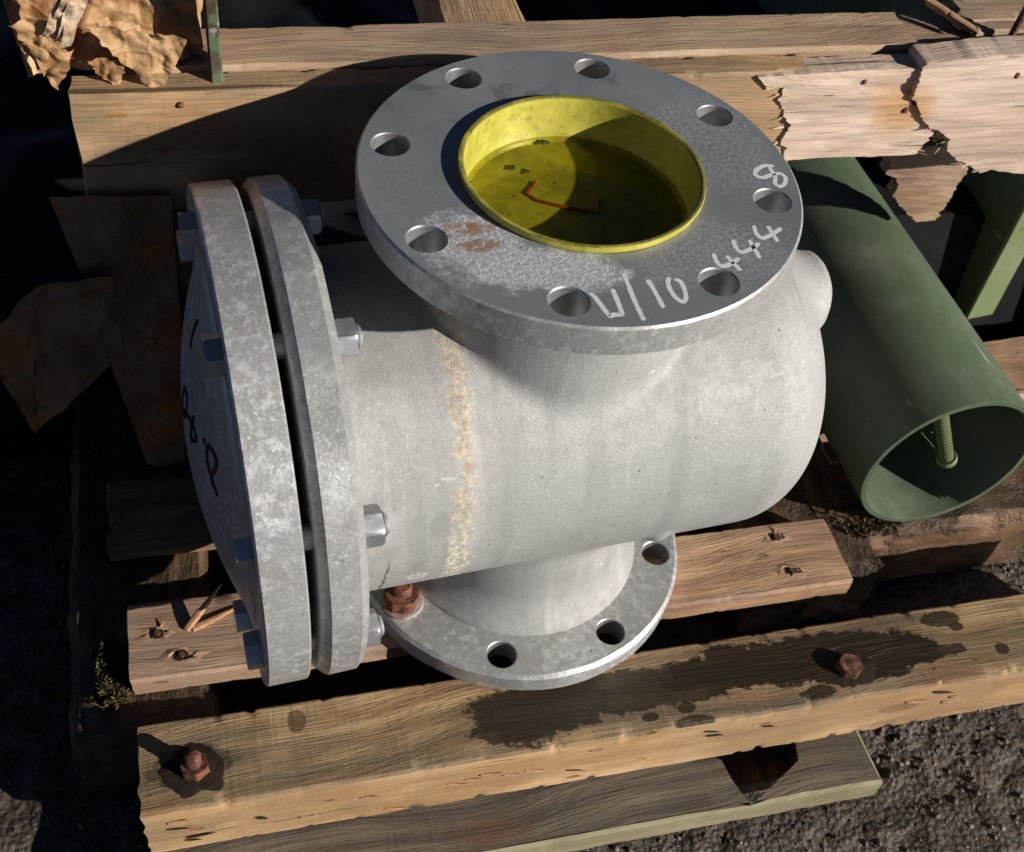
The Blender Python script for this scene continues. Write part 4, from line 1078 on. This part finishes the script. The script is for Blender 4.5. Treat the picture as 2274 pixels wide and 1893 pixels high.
# stud set through the upper wall near the mouth, pointing down across the bore
def stud():
    o, d = ray(1942, 944); t = (-0.026 - o.y) / d.y; E = o + d * t                # its free end
    pw = Matrix.Rotation(-0.05, 3, 'Z')
    loc = pw.transposed() @ (E - Vector((pc.x, pc.y + 0.3, pc.z - pr)))
    ax = Vector((-0.454, 0.0, 0.891)); L = 0.005
    while ((loc + ax * L).x ** 2 + (loc + ax * L).z ** 2 - 2 * pr * (loc + ax * L).z + pr * pr) < (pr - 0.004) ** 2: L += 0.001
    q = ax.to_track_quat('Z', 'Y').to_euler()
    th = []
    for i in range(int((L - 0.008) / 0.0044)):
        z = 0.007 + 0.0044 * i
        th += [(0.0054, z), (0.0066, z + 0.0003), (0.0066, z + 0.0021), (0.0054, z + 0.0024)]
    vs, fs = lathe([(0.0055, 0.002)] + th + [(0.0055, L)], 18)
    s = link('threaded_stud', mesh('threaded_stud', vs, fs, 30), GREEN2, pipe, loc, q)
    vs, fs = lathe([(0.0, 0.0), (0.0085, 0.0), (0.0092, 0.001), (0.0092, 0.0050), (0.0085, 0.006), (0.005, 0.006)], 26); link('stud_end', mesh('stud_end', vs, fs, 35), GREEN2, s)
    vs, fs = tube([(-0.007, -0.003, 0.001), (-0.020, -0.006, 0.006), (-0.034, -0.008, 0.006), (-0.022, -0.002, 0.018)], 0.0006, 6); link('wire', mesh('wire', vs, fs, 50), GREEN2, s)
stud()

# green uprights
def flatbar(name, p0, h, wx, wy, mat, label, tilt=(0, 0), rz=0.0, foot=True):
    o = empty(name, p0, label, 'steel upright', None, rz)
    vs, fs = timber(h, wy, wx, seed=int(h * 100), bev=0.0012, amp=0.0003, nx=24, ns=3, ragged=0.0)
    b = link('bar', mesh('bar', vs, fs, 40), mat, o, (0, 0, h / 2), (tilt[0], math.pi / 2 + tilt[1], 0))
    if foot:
        vs, fs = timber(wx * 2.1, wy * 2.4, 0.005, seed=3, bev=0.001, amp=0.0003, nx=8, ns=3, ragged=0.0); link('foot_plate', mesh('foot_plate', vs, fs, 40), mat, o, (0, 0, 0.0025))
    return o
f0 = PZ(2006, 645, -0.419)
gp = empty('steel_stand', (f0.x, f0.y, -0.4195), 'light green painted steel stand with a flat front edge behind the green pipe', 'steel stand', None, 0.06)
vs, fs = timber(0.40, 0.006, 0.037, seed=36, bev=0.0012, amp=0.0003, nx=24, ns=3, ragged=0.0)
link('front_bar', mesh('front_bar', vs, fs, 40), GREEN2, gp, (0, 0, 0.20), (0, math.pi / 2, 0))
vs, fs = timber(0.40, 0.60, 0.005, seed=37, bev=0.001, amp=0.0004, nx=24, ns=5, ragged=0.0)
link('side_plate', mesh('side_plate', vs, fs, 40), GREEN, gp, (-0.0158, 0.3035, 0.20), (0, math.pi / 2, 0))
GREEN3 = mat_paint('old_green_enamel', (0.085, 0.12, 0.065), 0.6, 0.95, (0.05, 0.028, 0.014), 0.44)
f1 = PZ(443, 146, BT)
flatbar('steel_upright', (f1.x, f1.y, BT - 0.001), 0.26, 0.0085, 0.030, GREEN3, 'narrow rusty green steel upright beside the brown paper parcel', rz=AP, foot=False)

# ------------------------------------------------------------------ paper parcel on the left of the rail
PAPER = mat_paper('brown_wax_paper', (0.52, 0.34, 0.18), (0.33, 0.18, 0.07))
def sheet(name, parent, base, quad, nu, nv, mat, seed=0, amp=0.004, th=0.0006, freq=34):
    """crumpled sheet spanned by a list of corner points (4) with real thickness"""
    a, b, c, d = [Vector(q) for q in quad]
    n = (b - a).cross(d - a).normalized()
    vs, fs = [], []
    def cr(p):
        q = p * freq + Vector((seed * 3.1, 0, seed)); q2 = p * freq * 2.1 + Vector((seed, 5, 1))
        return amp * (abs(noise.noise(q)) * 1.6 - 0.5) + amp * 0.5 * (abs(noise.noise(q2)) * 1.4 - 0.4)
    for s in (0, 1):
        for j in range(nv + 1):
            for i in range(nu + 1):
                p = a.lerp(b, i / nu).lerp(d.lerp(c, i / nu), j / nv)
                vs.append(p + n * (cr(p) - s * th) - base)
    m = (nu + 1) * (nv + 1); W = nu + 1
    for j in range(nv):
        for i in range(nu):
            q = (j * W + i, j * W + i + 1, (j + 1) * W + i + 1, (j + 1) * W + i)
            fs.append(q); fs.append(tuple(m + k for k in reversed(q)))
    rim = [i for i in range(W)] + [j * W + nu for j in range(1, nv + 1)] + [nv * W + i for i in range(nu - 1, -1, -1)] + [j * W for j in range(nv - 1, 0, -1)]
    for k in range(len(rim)):
        p, q = rim[k], rim[(k + 1) % len(rim)]; fs.append((p, q, m + q, m + p))
    return link(name, mesh(name, vs, fs, 30), mat, parent)
vpk = 0.176
def pk(px, py, dv=0.0):                      # point of the parcel's front face
    u, z = PV(px, py, vpk + dv); return UV(u, vpk + dv, z)
base_pk = PZ(250, 170, BT)
parcel = empty('paper_parcel', base_pk, 'crumpled brown paper parcel with folded corner on the timber frame', 'parcel')
P0 = Vector(base_pk)
zb = BT + 0.004
def pz(u, dv, z): return UV(u, vpk + dv, z)
uL = PV(62, 175, vpk)[0]; uR = PV(418, 122, vpk)[0]
# front, right side and top of the wrapped bundle
sheet('front_sheet', parcel, P0, [pz(uL, 0.0, zb - 0.004), pz(uR, 0.012, zb + 0.002), pz(uR - 0.006, 0.03, 0.12), pz(uL - 0.02, 0.02, 0.12)], 64, 56, PAPER, 1, 0.009)
sheet('side_sheet', parcel, P0, [pz(uR, 0.012, zb + 0.001), pz(uR + 0.004, 0.11, zb + 0.004), pz(uR - 0.004, 0.12, 0.12), pz(uR - 0.006, 0.03, 0.12)], 24, 30, PAPER, 2, 0.003)
sheet('left_sheet', parcel, P0, [pz(uL - 0.006, 0.11, zb), pz(uL, 0.0, zb - 0.004), pz(uL - 0.02, 0.02, 0.12), pz(uL - 0.03, 0.12, 0.12)], 20, 30, PAPER, 3, 0.005)
sheet('top_sheet', parcel, P0, [pz(uL - 0.02, 0.02, 0.12), pz(uR - 0.006, 0.03, 0.12), pz(uR - 0.004, 0.12, 0.12), pz(uL - 0.03, 0.12, 0.12)], 30, 20, PAPER, 4, 0.004)
sheet('back_sheet', parcel, P0, [pz(uR + 0.004, 0.11, zb + 0.004), pz(uL - 0.006, 0.11, zb), pz(uL - 0.03, 0.12, 0.12), pz(uR - 0.004, 0.12, 0.12)], 30, 20, PAPER, 9, 0.004)
# folded triangular flaps
def flap(pts, dv, seed, curl=0.006, n=26):
    A, B, C = [pk(*p, dv) for p in pts]
    vs, fs = [], []; idx = {}
    for i in range(n + 1):
        for j in range(n + 1 - i):
            a, b = i / n, j / n; p = A * (1 - a - b) + B * a + C * b
            if min(a, b, 1 - a - b) < 0.02: p = p + Vector((noise.noise(p * 150), 0, noise.noise(p * 150 + Vector((5, 5, 5))))) * 0.0035
            p = p - VD * (curl * a * a + 0.008 * abs(noise.noise(p * 45 + Vector((seed, 0, 0)))) + 0.004 * abs(noise.noise(p * 110 + Vector((seed, 3, 0)))) + 0.004 * b * b * (seed % 2))
            idx[(i, j)] = len(vs); vs.append(p - P0)
    m = len(vs); vs += [v + VD * 0.0007 for v in vs]
    for i in range(n):
        for j in range(n - i):
            t = (idx[(i, j)], idx[(i + 1, j)], idx[(i, j + 1)]); fs.append(t); fs.append(tuple(m + k for k in reversed(t)))
            if j < n - i - 1:
                t = (idx[(i + 1, j)], idx[(i + 1, j + 1)], idx[(i, j + 1)]); fs.append(t); fs.append(tuple(m + k for k in reversed(t)))
    rim = [idx[(i, 0)] for i in range(n + 1)] + [idx[(n - j, j)] for j in range(1, n + 1)] + [idx[(0, j)] for j in range(n - 1, 0, -1)]
    for k in range(len(rim)):
        p, q = rim[k], rim[(k + 1) % len(rim)]; fs.append((p, q, m + q, m + p))
    link('flap', mesh('flap', vs, fs, 35), PAPER, parcel)
flap([(170, 45), (326, 190), (385, 72)], -0.010, 1, 0.006)
flap([(40, 90), (120, 178), (150, 95)], -0.012, 2, 0.004)
flap([(175, 120), (235, 172), (262, 118)], -0.007, 3, 0.004)
flap([(20, 40), (90, 140), (110, 30)], -0.014, 5, 0.008)
for q in range(5):                            # torn pale strips at the top left
    a = pk(100 + q * 8, 70 + q * 6, -0.02); b_ = pk(140 + q * 7, -15 + q * 3, -0.03)
    s_ = Vector((0.004, 0, 0.001))
    sheet('torn_strip', parcel, P0, [a - s_, a + s_, b_ + s_ * 1.5, b_ - s_ * 1.5], 4, 14, mat_paper('torn_paper_edge', (0.70, 0.56, 0.40), (0.52, 0.36, 0.22)) if q == 0 else bpy.data.materials['torn_paper_edge'], 20 + q, 0.004)

# kraft paper hanging in the shade below the rail
vk = 0.146
def kp(px, py, dv=0.0):
    u, z = PV(px, py, vk + dv); return UV(u, vk + dv, z)
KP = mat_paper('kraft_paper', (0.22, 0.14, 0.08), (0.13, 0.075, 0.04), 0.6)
kb = kp(250, 965)
kraft = empty('paper_sheet', kb, 'dim brown paper wrapping hanging in shade below the timber rail', 'paper')
sheet('paper_fold', kraft, kb, [kp(75, 585, -0.03), kp(230, 560, -0.012), kp(250, 720, -0.02), kp(70, 890, -0.045)], 26, 26, KP, 1, 0.006, 0.0008, 22)
sheet('paper_fold', kraft, kb, [kp(-40, 700, -0.055), kp(75, 585, -0.03), kp(70, 890, -0.045), kp(10, 790, -0.055)], 20, 20, KP, 2, 0.005, 0.0008, 22)
sheet('paper_fold', kraft, kb, [kp(100, 400, 0.0), kp(350, 400, 0.0), kp(375, 720, -0.006), kp(225, 700, -0.015)], 30, 26, KP, 3, 0.006, 0.0008, 20)
sheet('paper_fold', kraft, kb, [kp(205, 690, -0.014), kp(378, 690, -0.004), kp(378, 970, -0.004), kp(300, 945, -0.012)], 26, 26, KP, 4, 0.006, 0.0008, 20)

# broken pieces under the right end of the frame
W_pc = mat_wood('broken_piece_wood', (0.40, 0.27, 0.17), (0.25, 0.155, 0.09), (0.27, 0.21, 0.16), 0.4, 0.0, (), 0, 13.0)
def slab(name, pts, vv, th, mat, label, cat, seed):
    poly = [PV(*p, vv) for p in pts]
    lo = min(poly, key=lambda p: p[1]); base = Vector((lo[0], vv, lo[1]))
    o = plate(name, None, base, poly, vv, th, mat, seed)
    o.location = UV(base.x, base.y, base.z) + Vector((0, 0, Z0)); o.rotation_euler = (0, 0, AP)
    return tag(o, label, cat)
slab('broken_board', ((1805, 300), (1960, 300), (1985, 345), (1935, 430), (1918, 452), (1880, 456), (1852, 430), (1830, 400), (1842, 385), (1838, 365), (1815, 358), (1828, 335)), 0.215, 0.014, W_pc, 'broken brown board piece hanging under the torn pale rail', 'board', 5)
# rusty rod standing at the right and broken slats lying on top
r0 = PZ(2058, 92, BT); r1 = PV(2098, -10, 0.185)
rodb = Vector((r0.x, r0.y, BT - 0.03))
vs, fs = tube([Vector((0, 0, 0)), Vector((0.006, 0, 0.06)), Vector((0.016, 0.0, 0.14))], 0.0028, 10)
o = link('rusty_rod', mesh('rusty_rod', vs, fs, 50), MT['rust'], None, rodb); tag(o, 'thin rusty rod standing upright on the splintered timber', 'rod')
def slat(pa, pb2, wd, th, mat, label, seed, za, zb2, roll=0.0):
    a = PZ(*pa, za); b = PZ(*pb2, zb2); d = b - a; L = d.length
    vs, fs = timber(L, wd, th, seed=seed, bev=0.0012, nx=40, ns=4, chips=0.03, ragged=0.014, amp=0.0012)
    me = mesh('timber_offcut', vs, fs, 40)
    o = bpy.data.objects.new('timber_offcut', me); COL.objects.link(o); me.materials.append(mat)
    q = d.to_track_quat('X', 'Z'); o.rotation_mode = 'QUATERNION'; o.rotation_quaternion = q
    o.location = (a + b) / 2 + Vector((0, 0, Z0)); tag(o, label, 'offcut', 'timber offcuts on the frame')
slat((1905, 5), (1990, 60), 0.007, 0.006, W_back, 'narrow broken timber offcut lying slanted against the rusty rod', 51, BT + 0.016, BT + 0.006)
slat((1960, 30), (2160, 24), 0.034, 0.010, W_pale, 'wide broken timber offcut lying flat behind the rusty rod', 52, BT + 0.004, BT + 0.004)
slat((1990, 62), (2160, 66), 0.016, 0.010, W_pale, 'short broken timber offcut in front of the rusty rod', 53, BT + 0.002, BT + 0.002)

# black sheet added to stand in for the deep shade behind the raised rail
def black_sheet():
    vs, fs = [], []
    nu, nv = 70, 50
    u0, u1, w0, w1 = -0.55, 0.74, 0.262, 1.35
    for j in range(nv + 1):
        for i in range(nu + 1):
            u = u0 + (u1 - u0) * i / nu; v = w0 + (w1 - w0) * j / nv
            z = -0.30 - 0.10 * j / nv + 0.05 * noise.noise(Vector((u * 4, v * 4, 1))) + 0.018 * noise.noise(Vector((u * 14, v * 14, 2)))
            if i in (0, nu) or j in (0, nv): z = -0.514
            vs.append(UV(u, v, z))
    n = nu + 1
    for j in range(nv):
        for i in range(nu): fs.append((j * n + i, j * n + i + 1, (j + 1) * n + i + 1, (j + 1) * n + i))
    b = UV(0.1, 0.8, -0.514)
    o = link('shade_sheet', mesh('shade_sheet', shift(vs, b), fs, 60), mat_simple('shade_black', (0.006, 0.006, 0.007), (0.011, 0.011, 0.012), 20, 0.75, 0.2, 0.15), None, b)
    tag(o, 'black sheet added as deep shade behind the raised timber rail', 'sheeting')
black_sheet()
